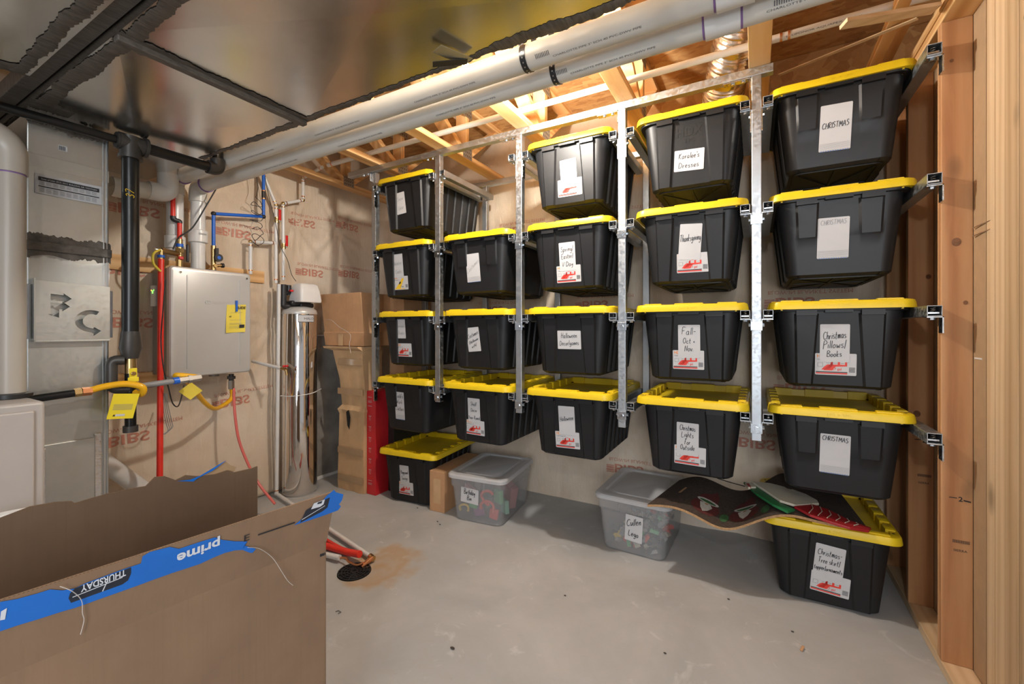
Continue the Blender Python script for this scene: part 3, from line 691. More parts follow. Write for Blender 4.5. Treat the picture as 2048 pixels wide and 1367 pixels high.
# pipe at the far left with an elbow
p=Vector((-2.50,.500,1.05))
t=thing('vent_pipe','white plastic pipe rising from the furnace at the left picture edge, elbow on top','pipe')
MB().cyl(p,p+Vector((0,0,.90)),.042,'pvcg',36).build('pipe',t,40)
MB().tube([p+Vector((0,0,.86)),p+Vector((0,0,.985)),p+Vector((0,-.15,1.03))],.048,'pvcg',32,.11,True,8).build('elbow',t,50)
m=MB(); ring(m,p+Vector((0,0,.858)),(0,0,1),.0425,.006,'primer',28); m.build('primer_ring',t,30)
MB().cyl(p+Vector((0,-.14,1.027)),p+Vector((0,-.45,1.10)),.042,'pvc',32).build('pipe',t,40)
MB().lathe(p.x,p.y,[(.06,1.047),(.06,1.062),(.044,1.066)],'bplastic',28).build('flue_collar',t,30)
# furnace
t=thing('furnace','grey-beige furnace cabinet with a panel door at the lower left edge','furnace')
MB().box((-2.92,-.12,0),(-2.29,.545,1.045),'furnace').build('cabinet',t,30,.012)
MB().box((-2.29,-.08,.12),(-2.278,.515,1.015),'furnace').build('door_panel',t,30,.008)
# black iron gas pipe
G0=Vector((-2.6,.902,0)); gz=2.196
t=thing('gas_pipe','thick black steel gas pipe hanging from a tee, marked 37 in yellow','gas pipe')
MB().cyl((-2.6,.902,1.245),(-2.6,.902,2.16),.033,'iron',28).build('pipe',t,40)
MB().tube([(-2.6,.902,1.30),(-2.6,.902,1.22),(-2.6,.902,1.17)],[.035,.043,.030],'fitting',28).build('reducer',t,50)
m=MB(); m.cyl((-2.6,.902,2.125),(-2.6,.902,2.225),.042,'fitting',24); m.cyl((-2.6,.855,gz),(-2.6,.962,gz),.040,'fitting',24); 
ring(m,(-2.6,.902,2.128),(0,0,1),.047,.014,'fitting',24); ring(m,(-2.6,.958,gz),(0,1,0),.046,.014,'fitting',24); ring(m,(-2.6,.853,gz),(0,1,0),.036,.012,'fitting',24); m.build('tee',t,40)
MB().cyl((-2.6,.95,gz),(-2.6,1.262,gz),.026,'iron',24).build('pipe',t,40)
MB().cyl((-2.6,.86,gz),(-2.6,.10,gz-.01),.019,'iron',20).build('pipe',t,40)
MB().tube([(-2.6,1.235,gz),(-2.6,1.285,gz),(-2.6,1.285,gz+.055)],.036,'fitting',24,.04,True,6).build('elbow',t,50)
MB().cyl((-2.6,1.285,gz+.04),(-2.6,1.285,gz+.30),.026,'iron',24).build('pipe',t,40)
m=MB(); hand(m,'37',(-2.5668,.905,1.95),(0,0,1),(0,-1,0),.03,'yink',wd=.003,seed=2); m.build('yellow_mark',t,0)
# lower gas manifold
lz=1.0
m=MB(); m.tube([(-2.6,.902,1.20),(-2.6,.902,1.10)],.022,'brass',20)
m.build('valve_body',t,40)
MB().tube([(-2.6,.882,1.165),(-2.62,.838,1.165),(-2.62,.838,1.03),(-2.60,.90,1.025)],.023,'fitting',18,.028,True,5).build('elbow',t,50)
m=MB().cyl((-2.6,.88,1.03),(-2.6,1.12,1.047),.014,'greyc',18); m.build('pipe',t,40)
m=MB(); m.cyl((-2.6,.902,1.10),(-2.6,.902,.84),.022,'iron',20); ring(m,(-2.6,.902,.835),(0,0,1),.029,.03,'fitting',16); m.build('drip_leg',t,40)
m=MB(); m.box((-2.578,.888,1.075),(-2.572,.918,1.125),'tagy'); m.box((-2.576,.882,1.06),(-2.570,.924,1.082),'tagy'); m.cyl((-2.58,.903,1.10),(-2.566,.903,1.10),.010,'brass',12); m.build('valve_handle',t,30,.002)
m=MB(); m.cyl((-2.60,1.075,1.044),(-2.60,1.10,1.046),.018,'bluepex',16); m.cyl((-2.60,1.10,1.046),(-2.60,1.20,1.052),.019,'steel',6); m.cyl((-2.6,1.14,1.048),(-2.6,1.155,1.049),.023,'steel',6); m.build('union_nut',t,30)
# yellow flexible gas hoses
pts=[(-2.60,1.20,1.052),at(352,750,X=-2.63),at(372,760,X=-2.72),at(390,780,X=-2.82),at(408,803,X=-2.93),at(426,816,X=-3.03),at(441,813,X=-3.12),(-3.17,1.655,.83),(-3.17,1.655,.905)]
t=thing('gas_hose','yellow flexible gas hose looping up into the bottom of the grey water heater','hose')
MB().tube(spline(pts,8),.0135,'hose',16).build('hose',t,60)
m=MB(); m.cyl((-3.17,1.655,.895),(-3.17,1.655,.955),.019,'steel',6); m.cyl((-3.17,1.655,.955),(-3.17,1.655,1.0),.016,'fitting',16); m.cyl((-3.17,1.655,.965),(-3.17,1.655,.985),.026,'fitting',6); m.build('union_nut',t,30)
qa=at(356,782,X=-2.70); m,o_,ux,uy,nn=sheet('',qa,at(386,803,X=-2.72)-qa,at(378,767,X=-2.70)-qa,.085,.075,'guide','','',curl=.004)
o=m.build('warning_tag',t,180)
t=thing('gas_hose','yellow gas hose with brass ends crossing in front of the plenum to the left','hose')
a0=Vector((-2.58,.745,1.035))
MB().tube(spline([a0,(-2.575,.80,1.05),(-2.56,.87,1.055),(-2.54,.925,1.035),(-2.56,.93,1.0),(-2.59,.91,1.01)],7),.0145,'hose',16).build('hose',t,60)
m=MB(); m.cyl(a0-Vector((0,.045,.002)),a0-Vector((0,.022,0)),.019,'brass',6); m.cyl(a0-Vector((0,.02,0)),a0+Vector((0,.012,0)),.019,'copper',6); m.build('union_nut',t,30)
o=MB().tube([a0-Vector((0,.04,.002)),(-2.585,.55,1.022),(-2.60,.35,1.0),(-2.6,.1,.98)],.0165,'iron',18).build('steel_pipe',None,50); tag(o,'thin black steel pipe running left in front of the plenum above the furnace','gas pipe')
tg,o_,ux,uy,nn=sheet('',(-2.545,.795,.905),(.03,1,-.12),(.05,.22,1),.095,.115,'tagy','','',curl=.003)
for i in range(7): 
    z=.065-.004*i; tg.add([o_+ux*.012+uy*z+nn*.0025,o_+ux*.082+uy*z+nn*.0025,o_+ux*.082+uy*(z+.0012)+nn*.0025,o_+ux*.012+uy*(z+.0012)+nn*.0025],[(0,1,2,3)],'greyink')
tg.add([o_+ux*.028+uy*.012+nn*.0025,o_+ux*.062+uy*.012+nn*.0025,o_+ux*.062+uy*.022+nn*.0025,o_+ux*.028+uy*.022+nn*.0025],[(0,1,2,3)],'paper')
tg.add([o_+ux*.018+uy*.012+nn*.0026,o_+ux*.028+uy*.012+nn*.0026,o_+ux*.023+uy*.022+nn*.0026],[(0,1,2)],'ink')
o=tg.build('warning_tag',None,180); tag(o,'yellow plastic warning tag hanging from the hose below the thick black pipe','tag')
# water heater on the wall
t=thing('water_heater','wall-hung grey tankless water heater with rounded front cover','water heater')
X0,X1=-3.335,-3.09; Y0,Y1,zb,zt=1.262,1.745,1.012,1.698
MB().box((X0,Y0+.004,zb+.01),(X1-.035,Y1-.004,zt-.01),'noritz_side').build('casing',t,30,.006)
m=MB(); rings=[]
for dx,ins in ((-.045,.0),(-.012,.0),(-.003,.006),(0,.014)):
    rings.append([(X1+dx,y,z) for (y,z,_) in rrect(Y0+ins,zb+ins,Y1-ins,zt-ins,.022,0)])
m.loft(rings,'noritz',False,True)
for y in (Y0+.088,Y1-.078): m.box((X1-.001,y,zb+.05),(X1+.004,y+.003,zt-.05),'noritz')
m.build('front_cover',t,30)
m=MB()
for y,z in ((Y0+.055,zt-.035),(Y1-.03,zt-.035)): m.cyl((X1-.002,y,z),(X1+.003,y,z),.008,'steel',14); m.cyl((X1+.0031,y,z),(X1+.0035,y,z),.004,'hole',8)
m.build('screw',t,30)
m=MB(); place_text(m,'NORITZ',(X1+.0003,Y0+.235,1.475),(0,1,0),(0,0,1),.021,'noritz',width=.115,bold=.02,off=.0022)
for k in range(2):
    m.tube([(X1+.0015,Y0+.200+.014*k+.008*math.cos(a*.7),1.485+.010*math.sin(a*.7)) for a in range(9)],.0018,'noritz',6)
m.build('embossed_logo',t,0)
m=MB().box((X0+.004,Y0-.006,1.455),(X0+.06,Y0+.006,1.585),'white'); m.cyl((X0+.015,Y0-.0062,1.555),(X0+.015,Y0-.0075,1.555),.004,'amber',10); m.cyl((X0+.048,Y0-.0062,1.555),(X0+.048,Y0-.0075,1.555),.004,'led',10); m.box((X0+.025,Y0-.007,1.535),(X0+.038,Y0-.006,1.553),'led'); m.build('control_panel',t,0)
m=MB(); m.cyl((-3.20,1.31,zb-.035),(-3.20,1.31,zb),.022,'white',16); m.build('drain_cap',t,30); MB().cyl((-3.2,1.56,zb-.02),(-3.2,1.56,zb),.03,'noritz_side',16).build('service_cap',t,30)
# yellow energy guide taped on the front
m,o_,ux,uy,nn=sheet('',(X1+.001,1.573,1.285),(0,1,.05),(0,.06,1),.125,.19,'guide','','',curl=.010)
o=m.build('guide_label',None,180); tag(o,'yellow energy GUIDE paper taped to the front of the grey water heater','label')
m=MB(); place_text(m,'GUIDE',o_+ux*.055+uy*.160+nn*.005,ux,uy,.018,'ink',width=.065,bold=.02,off=.002); place_text(m,'43',o_+ux*.016+uy*.105+nn*.006,ux,uy,.010,'ink',bold=.02,off=.002)
for z in (.135,.085,.062,.056,.040,.030): 
    m.add([o_+ux*.02+uy*z+nn*.009,o_+ux*.10+uy*z+nn*.009,o_+ux*.10+uy*(z+.0013)+nn*.009,o_+ux*.02+uy*(z+.0013)+nn*.009],[(0,1,2,3)],'greyink')
m.add([o_+ux*.085+uy*.03+nn*.009,o_+ux*.118+uy*.03+nn*.009,o_+ux*.118+uy*.052+nn*.009,o_+ux*.085+uy*.052+nn*.009],[(0,1,2,3)],'ink'); m.build('printed_text',o,0)
m=MB().box((X1+.004,1.637,1.43),(X1+.014,1.648,1.505),'bluepex'); m.build('blue_tape',o,0)
# pine backing boards behind the heater
for (a,c,lb) in (((-3.372,.88,1.668),(-3.336,1.985,1.760),'horizontal pine backing board behind the top of the water heater'),((-3.372,1.02,.97),(-3.336,1.32,1.04),'short pine backing board behind the bottom left of the water heater')):
    o=MB().box(a,c,'pineY').build('backing_board',None,0,.002); tag(o,lb,'board')
# connections above the heater
t=thing('hot_water_line','red hot water pipe with valve coming down onto the water heater','water pipe')
q=at(352,480,X=-3.16); top=at(346,398,X=-3.16); k1=at(346,432,X=-3.16); k2=at(359,446,X=-3.16)
MB().cyl(top+Vector((0,0,.1)),k1,.0125,'redpex',16).build('pipe',t,40)
MB().tube([k1,k1+Vector((0,0,-.02)),k2+Vector((0,0,.01)),k2],.015,'bplastic',14,.01).build('elbow',t,40)
MB().cyl(k2,at(359,478,X=-3.16),.0125,'redpex',16).build('pipe',t,40)
m=MB(); a=at(359,478,X=-3.16); m.cyl(a,(a.x,a.y,1.70),.017,'brass',16); m.cyl(a-Vector((0,0,.03)),a-Vector((0,0,.05)),.021,'bluepex',12); m.cyl(a-Vector((0,0,.06)),a-Vector((0,0,.085)),.024,'brass',6)
b_=at(322,500,X=-3.12); m.cyl((a.x,a.y,b_.z-.005),b_,.016,'brass',14); m.cyl(b_,b_+Vector((0,0,-.06)),.014,'brass',14); m.cyl(b_+Vector((0,0,-.03)),b_+Vector((0,0,-.045)),.019,'bluepex',12); m.cyl(b_-Vector((0,.03,0)),b_,.011,'steel',10); m.build('brass_valve',t,40)
m=MB(); m.box((a.x+.015,a.y+.028,a.z-.14),(a.x+.03,a.y+.042,a.z-.03),'bplastic'); m.box((a.x+.012,a.y-.015,a.z-.13),(a.x+.03,a.y+.012,a.z-.11),'redp'); m.build('lever',t,30,.004)
# long red discharge pipe
b2=b_+Vector((0,0,-.055))
o=MB().cyl(b2,(-2.98,1.165,.02),.0155,'redpex',20).build('discharge_pipe',None,50); tag(o,'long bright red plastic pipe running down beside the water heater','water pipe')
m=MB(); m.tube(spline([b_+Vector((.02,-.01,.0)),b_+Vector((.02,-.045,-.03)),b_+Vector((.022,-.045,-.09)),b_+Vector((.022,-.01,-.13))],5),.007,'guide',6); o=m.build('paper_tag',None,60); tag(o,'curled yellow tag hanging off the brass relief valve','tag')
# blue cold line
t=thing('cold_water_line','blue cold water pipe stepping down onto the right side of the water heater','water pipe')
c0=at(427,497,X=-3.25);c1=at(427,427,X=-3.25);c2=at(527,433,X=-3.25);c3=at(527,345,X=-3.25)
m=MB()
for a_,b__ in ((c0,c1),(c1,c2),(c2,c3)): MB().cyl(a_,b__,.0115,'bluepex',16).build('pipe',t,40)
for c in (c1,c2): MB().ball(c,.0165,'bplastic').build('elbow',t,60)
m=MB(); m.cyl(c2+Vector((0,0,.13)),c2+Vector((0,0,.20)),.014,'bplastic',14); 
for z in (.135,.195): ring(m,c2+Vector((0,0,z)),(0,0,1),.0155,.007,'copper',14)
m.build('coupling',t,30)
m=MB(); m.cyl(c0+Vector((0,0,.02)),(c0.x,c0.y,1.70),.016,'brass',14); m.cyl((c0.x,c0.y,1.745),(c0.x+.03,c0.y,1.745),.011,'brass',12); m.cyl((c0.x,c0.y,1.745),(c0.x,c0.y+.05,1.755),.010,'brass',12); m.cyl((c0.x,c0.y,1.70),(c0.x,c0.y,1.715),.019,'bluepex',14); m.build('brass_valve',t,40)
m=MB(); v=Vector((c0.x+.028,c0.y+.012,1.80)); m.cyl(v,v+Vector((.02,0,0)),.026,'bplastic',20); m.cyl(v+Vector((.02,0,0)),v+Vector((.022,0,0)),.012,'bluepex',16); m.box(v+Vector((0,-.018,.0)),v+Vector((.016,.0,.065)),'bplastic'); m.cyl((c0.x,c0.y+.05,1.755),(c0.x,c0.y+.065,1.757),.016,'bplastic',12); m.build('valve_handle',t,30)
# white softener lines on the left wall
def pline(label,pts,r=.0125,rings=(),balls=True,x='pvcw'):
    t=thing('water_pipe',label,'water pipe')
    pts=[Vector(p) for p in pts]
    for a_,b__ in zip(pts,pts[1:]):
        MB().cyl(a_,b__,r,x,16).build('pipe',t,40)
    for c in pts[1:-1]: MB().ball(c,r*1.25,'brass').build('elbow',t,60)
    m=MB(); 
    for i,(a_,b__) in enumerate(zip(pts,pts[1:])):
        d=(b__-a_); L=d.length; d.normalize()
        for s_ in ([.028,L-.028] if L>.08 else []): 
            mm=MB(); ring(mm,a_+d*s_,d,r+.002,.007,'copper',16); mm.build('crimp_ring',t,30)
    return t
W=-3.27
ta=pline('left of the two white pipes dropping to the softener head, with red valve',[at(525,345,X=W)+Vector((0,0,0)),at(552,410,X=W),at(552,566,X=W)])
tb=pline('right of the two white pipes above the softener, jogging right near the joists',[at(567,560,X=W),at(566,407,X=W),at(606,400,X=W),at(606,356,X=W),at(645,334,X=-3.0)])
tc_=pline('short white branch pipe running left then down behind the water heater',[at(552,486,X=W),at(501,483,X=W),at(501,548,X=W)])
def ballv(t,c,dy=.012):
    m=MB(); m.cyl(c-Vector((0,0,.022)),c+Vector((0,0,.022)),.018,'brass',14); m.ball(c,.02,'brass'); m.build('valve_body',t,40)
    m=MB(); m.box(c+Vector((.018,dy-.008,.0)),c+Vector((.024,dy+.012,.085)),'redp'); m.box(c+Vector((.018,dy-.004,-.012)),c+Vector((.022,dy+.006,.01)),'steel'); m.build('red_lever',t,30,.004)
ballv(ta,at(553,440,X=W)); ballv(tb,at(567,492,X=W))
# long white drain line from the softener to the floor drain
e0=at(558,568,X=-3.20); e1=Vector((-3.25,2.03,.03)); e2=Vector((-1.90,1.735,.025))
t=thing('condensate_line','long thin white pipe beside the steel tank, running along the floor to the drain','drain pipe')
MB().cyl((e0.x,e0.y,e0.z),(e1.x,e1.y,.03),.0135,'pvcw',18).build('pipe',t,40)
MB().cyl(e1,e2,.0125,'pvcw',18).build('pipe',t,40); MB().ball(e1,.016,'pvcw').build('elbow',t,60)
m=MB(); ring(m,e1+Vector((0,0,.025)),(0,0,1),.0155,.008,'copper',14); m.build('crimp_ring',t,30)
m=MB(); m.cyl(e2,e2+Vector((.035,-.01,.0)),.016,'brass',14); m.cyl(e2+Vector((.03,-.01,.005)),e2+Vector((.015,-.075,-.02)),.013,'copper',12); m.build('end_fitting',t,30)
o=MB().cyl((-3.275,2.055,e0.z),(-3.285,2.06,.01),.008,'pvcw',12).build('drain_tube',None,40); tag(o,'thinner white tube standing right behind the long white pipe at the tank','drain pipe')
# hose bib pipe between heater and tank
t=thing('hose_bib','white pipe ending in a small brass tap with red handle before the tank','tap')
h0=at(505,722,X=-3.30);h1=at(562,736,X=-3.05)
MB().cyl(h0,h1,.0115,'pvcw',16).build('pipe',t,40); d=(h1-h0).normalized()
m=MB(); m.cyl(h1,h1+d*.05,.011,'brass',12); m.cyl(h1+d*.045,h1+d*.05+Vector((0,.004,-.04)),.010,'brass',12); m.build('tap_body',t,40)
m=MB(); 
for k in range(4):
    a=k*math.pi/2; m.ball(h1+d*.04+Vector((.010*math.cos(a),.014*math.sin(a),.024)),.009,'redp',6,8)
m.build('tap_handle',t,60)
# pink hose falling from heater
o=MB().tube(spline([(-3.16,1.665,.90),(-3.14,1.665,.70),(-3.12,1.69,.50),(-3.05,1.76,.25),(-2.9,1.80,.10)],6),.009,'pinkpex',12).build('red_tube',None,60); tag(o,'faded red tube falling from under the water heater behind the cardboard flap','tube')
# cables
def cable(pts,label,r=.0028,mat='cable',n=6,name='cable'):
    o=MB().tube(spline(pts,n),r,mat,8).build(name,None,60); tag(o,label,'cable'); return o
cable([at(432,378,X=-3.1),at(412,412,X=-3.1),at(385,455,X=-3.12),at(358,475,X=-3.12),at(346,498,X=-3.12)],'black cable hanging diagonally from the pipes down to the heater valves',.0045)
rg=random.Random(4); base=at(513,440,X=-3.22); pts=[at(513,352,X=-3.24),at(516,375,X=-3.23),at(513,390,X=-3.22)]
for k in range(34):
    a=k*1.15; pts.append(base+Vector((rg.uniform(-.012,.012),.035*math.sin(a)*(1+.4*rg.random())+(.012 if k>18 else 0),.15-.0105*k+.045*math.cos(a)*rg.random())))
cable(pts,'bundle of thin black wire looped over the blue pipe',.0022,n=5,name='wire_bundle')
cable([at(530,352,X=-3.24),at(536,385,X=-3.24),at(552,450,X=-3.22),at(560,490,X=-3.22),at(575,520,X=-3.2),at(583,548,X=-3.15),at(592,562,X=-3.1)],'thin black wire running from the joists down to the softener head',.0022)
cable([at(331,560,X=-3.06),at(326,620,X=-3.05),at(322,680,X=-3.05),at(327,735,X=-3.0),at(337,775,X=-3.0),at(345,805,X=-3.02),at(356,812,X=-3.05),at(364,790,X=-3.08),at(368,770,X=-3.1)],'black cable looping under the water heater beside the red pipe',.0035)
for k in range(4):
    cable([at(328+k*2,786,X=-3.04),at(327+k*3,815-k*2,X=-3.04),at(332+k*4,845,X=-3.04),at(336+k*3,860-2*k,X=-3.04),at(327+k,868,X=-3.04)],['grey loose wire hanging lowest under the water heater','second grey loose wire below the water heater','third grey loose wire below the water heater','outermost grey loose wire below the water heater'][k],.002,'greyc')
# foil-insulated long white conduit in the joist bays
t=thing('conduit','long thin white pipe threaded through the joist bays above the rack','pipe')
MB().cyl((-2.93,2.25,2.602),(.60,2.25,2.602),.017,'pvcw',20).build('pipe',t,40)
for x in (-2.88,.10,.13):
    m=MB(); ring(m,(x,2.25,2.602),(1,0,0),.0195,.009,'copper',16); m.build('crimp_ring',t,30)
pipe_text('1" PEX-A ASTM F876 100 PSI',(-.85,2.25,2.602),(0,2.25,2.602),.017,50,.007,t,wd=.26); pipe_text('1" UPONOR AQUAPEX 100 PSI',(.12,2.25,2.602),(1,2.25,2.602),.017,50,.007,t,wd=.26)
# silver flexible duct
m=MB(); c=[Vector(p) for p in ((-.16,2.92,2.60),(-.17,2.86,2.66),(-.14,2.72,2.74),(-.09,2.55,2.82),(-.04,2.40,2.90))]
pts=spline(c,26); rr=[.108+.005*math.sin(i*2.6)+random.uniform(-.003,.003) for i in range(len(pts))]
m.tube(pts,rr,'foil',32); o=m.build('flexible_duct',None,60); tag(o,'crinkled silver flexible duct rising between the joists above the rack','duct')
# small scraps of pipe straps in the joist bays
# ================================================================== STEEL TANK (softener)
t=thing('softener_tank','tall mirror-polished steel water softener tank with white base ring','water softener')
TX,TY=-3.205,2.195
MB().lathe(TX,TY,[(.118,.0),(.128,.012),(.129,.03),(.129,1.425),(.124,1.44)],'chrome',56).build('tank_body',t,40)
MB().lathe(TX,TY,[(.129,1.43),(.131,1.437),(.125,1.462),(.095,1.482),(.055,1.492)],'noritz',40).build('tank_cap',t,50)
m=MB(); rr=.1298
def cylpatch(m,a0,a1,z0,z1,mat,r=rr):
    n=8; vs=[]
    for i in range(n+1):
        a=R(a0+(a1-a0)*i/n); vs+= [(TX+r*math.cos(a),TY+r*math.sin(a),z0),(TX+r*math.cos(a),TY+r*math.sin(a),z1)]
    m.add(vs,[(2*i,2*i+2,2*i+3,2*i+1) for i in range(n)],mat)
cylpatch(m,-40,18,1.365,1.425,'ink'); cylpatch(m,-38.7,16.7,1.369,1.421,'paper',rr+.0003)
vs,fs=text_geo('HALO',0); x0=min(v[0] for v in vs);x1=max(v[0] for v in vs)
m.add([(TX+(rr+.0006)*math.cos(R(-20+35*(v[0]-x0)/(x1-x0))),TY+(rr+.0006)*math.sin(R(-20+35*(v[0]-x0)/(x1-x0))),1.385+v[1]*.028) for v in vs],fs,'ink'); m.build('name_label',t,0)
m=MB(); m.box((TX-.04,TY-.10,1.50),(TX+.05,TY+.07,1.535),'bplastic'); m.box((TX-.06,TY-.03,1.485),(TX+.06,TY+.09,1.52),'bplastic'); m.build('valve_base',t,40,.01)
m=MB(); rings=[]
for z,i0 in ((1.525,.0),(1.54,-.004),(1.62,.008),(1.665,.022),(1.675,.040)):
    rings.append(rrect(TX-.03+i0,TY-.075+i0*.7,TX+.13-i0,TY+.11-i0*.7,.02,z))
m.loft(rings,'white'); m.build('control_head',t,50)
m=MB(); m.cyl((TX-.01,TY-.13,1.50),(TX-.01,TY-.13,1.66),.022,'bplastic',16); m.tube([(TX-.01,TY-.13,1.52),(TX-.01,TY-.13,1.49),(TX,TY-.08,1.49)],.024,'bplastic',14,.02); m.cyl((TX-.03,TY-.075,1.58),(TX-.03,TY-.075,1.66),.020,'bplastic',16); m.cyl((TX-.02,TY-.14,1.60),(TX-.02,TY-.05,1.60),.017,'bplastic',14); m.build('bypass_valve',t,40)
m=MB(); m.box((TX+.01,TY-.10,1.605),(TX+.035,TY-.075,1.62),'redp'); m.box((TX+.01,TY-.055,1.59),(TX+.035,TY-.035,1.61),'redp'); m.build('red_handle',t,30,.003)
m=MB(); 
pts=[(TX+.134*math.cos(R(a)),TY+.134*math.sin(R(a)),.80+.012*math.sin(R(a))) for a in range(-100,60,10)]
m.tube([(TX-.04,TY-.17,.79)]+pts+[(TX+.06,TY+.155,.815)],.003,'white',8); o=m.build('zip_tie',t,60)
# ================================================================== FLOOR DRAIN
t=thing('floor_drain','round black slotted floor drain in the concrete','drain',(-1.885,1.612,0))
m=MB().cyl((0,0,.0005),(0,0,.002),.088,'hole',36); m.build('drain_hole',t,0)
m=MB()
for r_ in (.018,.034,.050,.066,.083):
    m.tube([(r_*math.cos(R(k*10)),r_*math.sin(R(k*10)),.006) for k in range(37)],.0028,'bplastic',6)
for k in range(12):
    a=R(k*30); m.bar((.01*math.cos(a),.01*math.sin(a),.006),(.086*math.cos(a),.086*math.sin(a),.006),.004,.005,'bplastic')
m.build('grate',t,30)
o=MB().tube([(-2.45,1.70,.016),(-2.25,1.70,.016),(-2.02,1.692,.035),(-1.93,1.688,.05)],.019,'redpex',20).build('red_drain_pipe',None,50); tag(o,'thick red plastic pipe ending over the floor drain','drain pipe')
o=MB().tube([(-2.45,1.78,.012),(-2.2,1.74,.012),(-2.06,1.72,.016)],.010,'redpex',16).build('red_drain_pipe',None,50); tag(o,'thinner red plastic pipe lying behind the thick one near the floor drain','drain pipe')
o=MB().cyl((-2.40,1.585,.016),(-2.03,1.635,.03),.0145,'pvcw',18).build('white_drain_pipe',None,50); tag(o,'short white pipe stub aimed at the floor drain, cut off at an angle','drain pipe')
o=MB().tube(spline([(-2.05,1.64,.02),(-1.99,1.64,.035),(-1.95,1.63,.03),(-1.90,1.64,.02),(-1.87,1.66,.03)],5),.006,'copper',10).build('copper_tube',None,50); tag(o,'bent copper tube ends curling over the floor drain grate','tube')
# white slanted pipe and bin at lower left
o=MB().cyl((-3.28,.95,.62),(-3.20,1.42,.05),.045,'pvcw',28).build('slanted_pipe',None,40); tag(o,'white plastic pipe slanting to the floor just right of the plenum','pipe')
t=thing('round_bin','white round plastic bin rim showing above the cardboard at lower left','bin',(-2.05,.405,0))
MB().lathe(0,0,[(.10,0),(.105,.02),(.125,.66),(.14,.665),(.145,.69),(.14,.70),(.122,.695),(.105,.66),(.09,.04)],'white',40).build('body',t,40)
MB().tube([(.13,-.08,.70),(.12,-.05,.60),(.11,.04,.55),(.13,.1,.62)],.003,'steel',8,.03).build('wire_handle',t,60)
# ================================================================== STORAGE RACK
PXS=[-2.536+.6355*i for i in range(5)]; PF=2.33
RT=[2.39,1.90,1.40,.917]           # runner tops, four levels
S=.041
rk=thing('storage_rack','galvanised strut storage rack with five uprights holding the black bins','rack')
BB=2.92                             # back uprights
def runner_tube(mb,x,y0,y1,zt,w=.041,h=.041):
    t=.0028; x0,x1=x-w/2,x+w/2; z0=zt-h
    # open-ended square tube, walls of real thickness
    for (a,c) in (((x0,y0,z0),(x1,y1,z0+t)),((x0,y0,zt-t),(x1,y1,zt)),((x0,y0,z0+t),(x0+t,y1,zt-t)),((x1-t,y0,z0+t),(x1,y1,zt-t))): mb.box(a,c,'strut')
MB().box((-2.80,PF,2.504),(.075,PF+S,CZ-.001),'strut').build('top_beam',rk,0,.003)
MB().box((-2.45,BB,2.46),(.20,BB+S,2.50),'strut').build('top_beam',rk,0,.003)
PBOT=[.867,.845,.830,.812,.820]
for i,x in enumerate(PXS):
    m=MB()
    if i==0:
        m.box((x-S/2,PF+.02,PBOT[0]),(x-S/2+.004,PF+.061,2.504),'strut'); m.box((x-S/2,PF+.02,PBOT[0]),(x+S/2,PF+.024,2.504),'strut'); m.box((x+S/2-.004,PF+.02,PBOT[0]),(x+S/2,PF+.061,2.504),'strut'); m.box((x-S/2,PF+.057,PBOT[0]),(x+S/2,PF+.061,2.504),'strut')
    else: m.box((x-S/2,PF,PBOT[i]-.035),(x+S/2,PF+S,2.504),'strut')
    m.build('post',rk,0,.0025)
    MB().box((x-S/2,BB,.80),(x+S/2,BB+S,2.46),'strut').build('post',rk,0,.0025)
    m=MB(); m.box((x-.14,PF+.004,2.498),(x-S/2,PF+.038,2.504),'zinc'); m.box((x-S/2-.005,PF+.004,2.44),(x-S/2,PF+.038,2.504),'zinc'); br=m.build('corner_bracket',rk,0,.001)
    for q in ((x-.10,2.490),(x-.055,2.490)):
        MB().cyl((q[0],PF+.02,q[1]),(q[0],PF+.02,q[1]+.008),.009,'zinc',6).build('bolt',br,0)
def bracket(x,zt,side,kind):
    """side +1: runner on the right of upright x, -1: on its left"""
    rx=x+side*(S/2+.006+.0205); zb=zt-.041
    m=MB()
    x0=x+side*(S/2); 
    m.box((x0,PF+.001,zb-.005),(rx+side*.0215,PF+.037,zb),'zinc')
    if kind=='clip': m.box((x0,PF-.002,zb-.005),(x0+side*.004,PF+.037,zb-.055),'zinc')
    else: m.box((x0,PF+.002,zb-.005),(x0+side*.005,PF+.036,zb-.11),'zinc')
    b=m.build('bracket',rk,0,.001)
    MB().cyl((rx,PF+.018,zb-.013),(rx,PF+.018,zb-.004),.009,'zinc',6).build('bolt',b,0)
    MB().cyl((x0+side*.004,PF+.018,zb-.03),(x0+side*.012,PF+.018,zb-.03),.009,'zinc',6).build('bolt',b,0)
    m=MB(); runner_tube(m,rx,PF-.012,BB+.03,zt); r=m.build('runner',rk,0,.001)
    m=MB(); m.box((rx-.016,PF-.004,zb+.010),(rx+.016,PF+.030,zb+.016),'zinc'); 
    m.tube([(rx+.007*math.cos(k*.9),PF+.008+.007*math.sin(k*.9),zb+.017+k*.0013) for k in range(15)],.0013,'steel',6); m.build('spring_nut',r,30)
for i,x in enumerate(PXS):
    for lv,zt in enumerate(RT):
        for side in (-1,1):
            if i==0 and side<0: continue
            bracket(x,zt,side,'l' if (lv==0 or i==0) else 'clip')
        if lv>0 and i>0:
            zc=zt-.041
            m=MB(); m.box((x-S/2-.004,PF-.004,zc-.055),(x+S/2+.004,PF-.0005,zc-.012),'zinc'); c=m.build('clip',rk,0,.001)
            MB().cyl((x,PF-.010,zc-.033),(x,PF-.004,zc-.033),.010,'zinc',6).build('bolt',c,0)
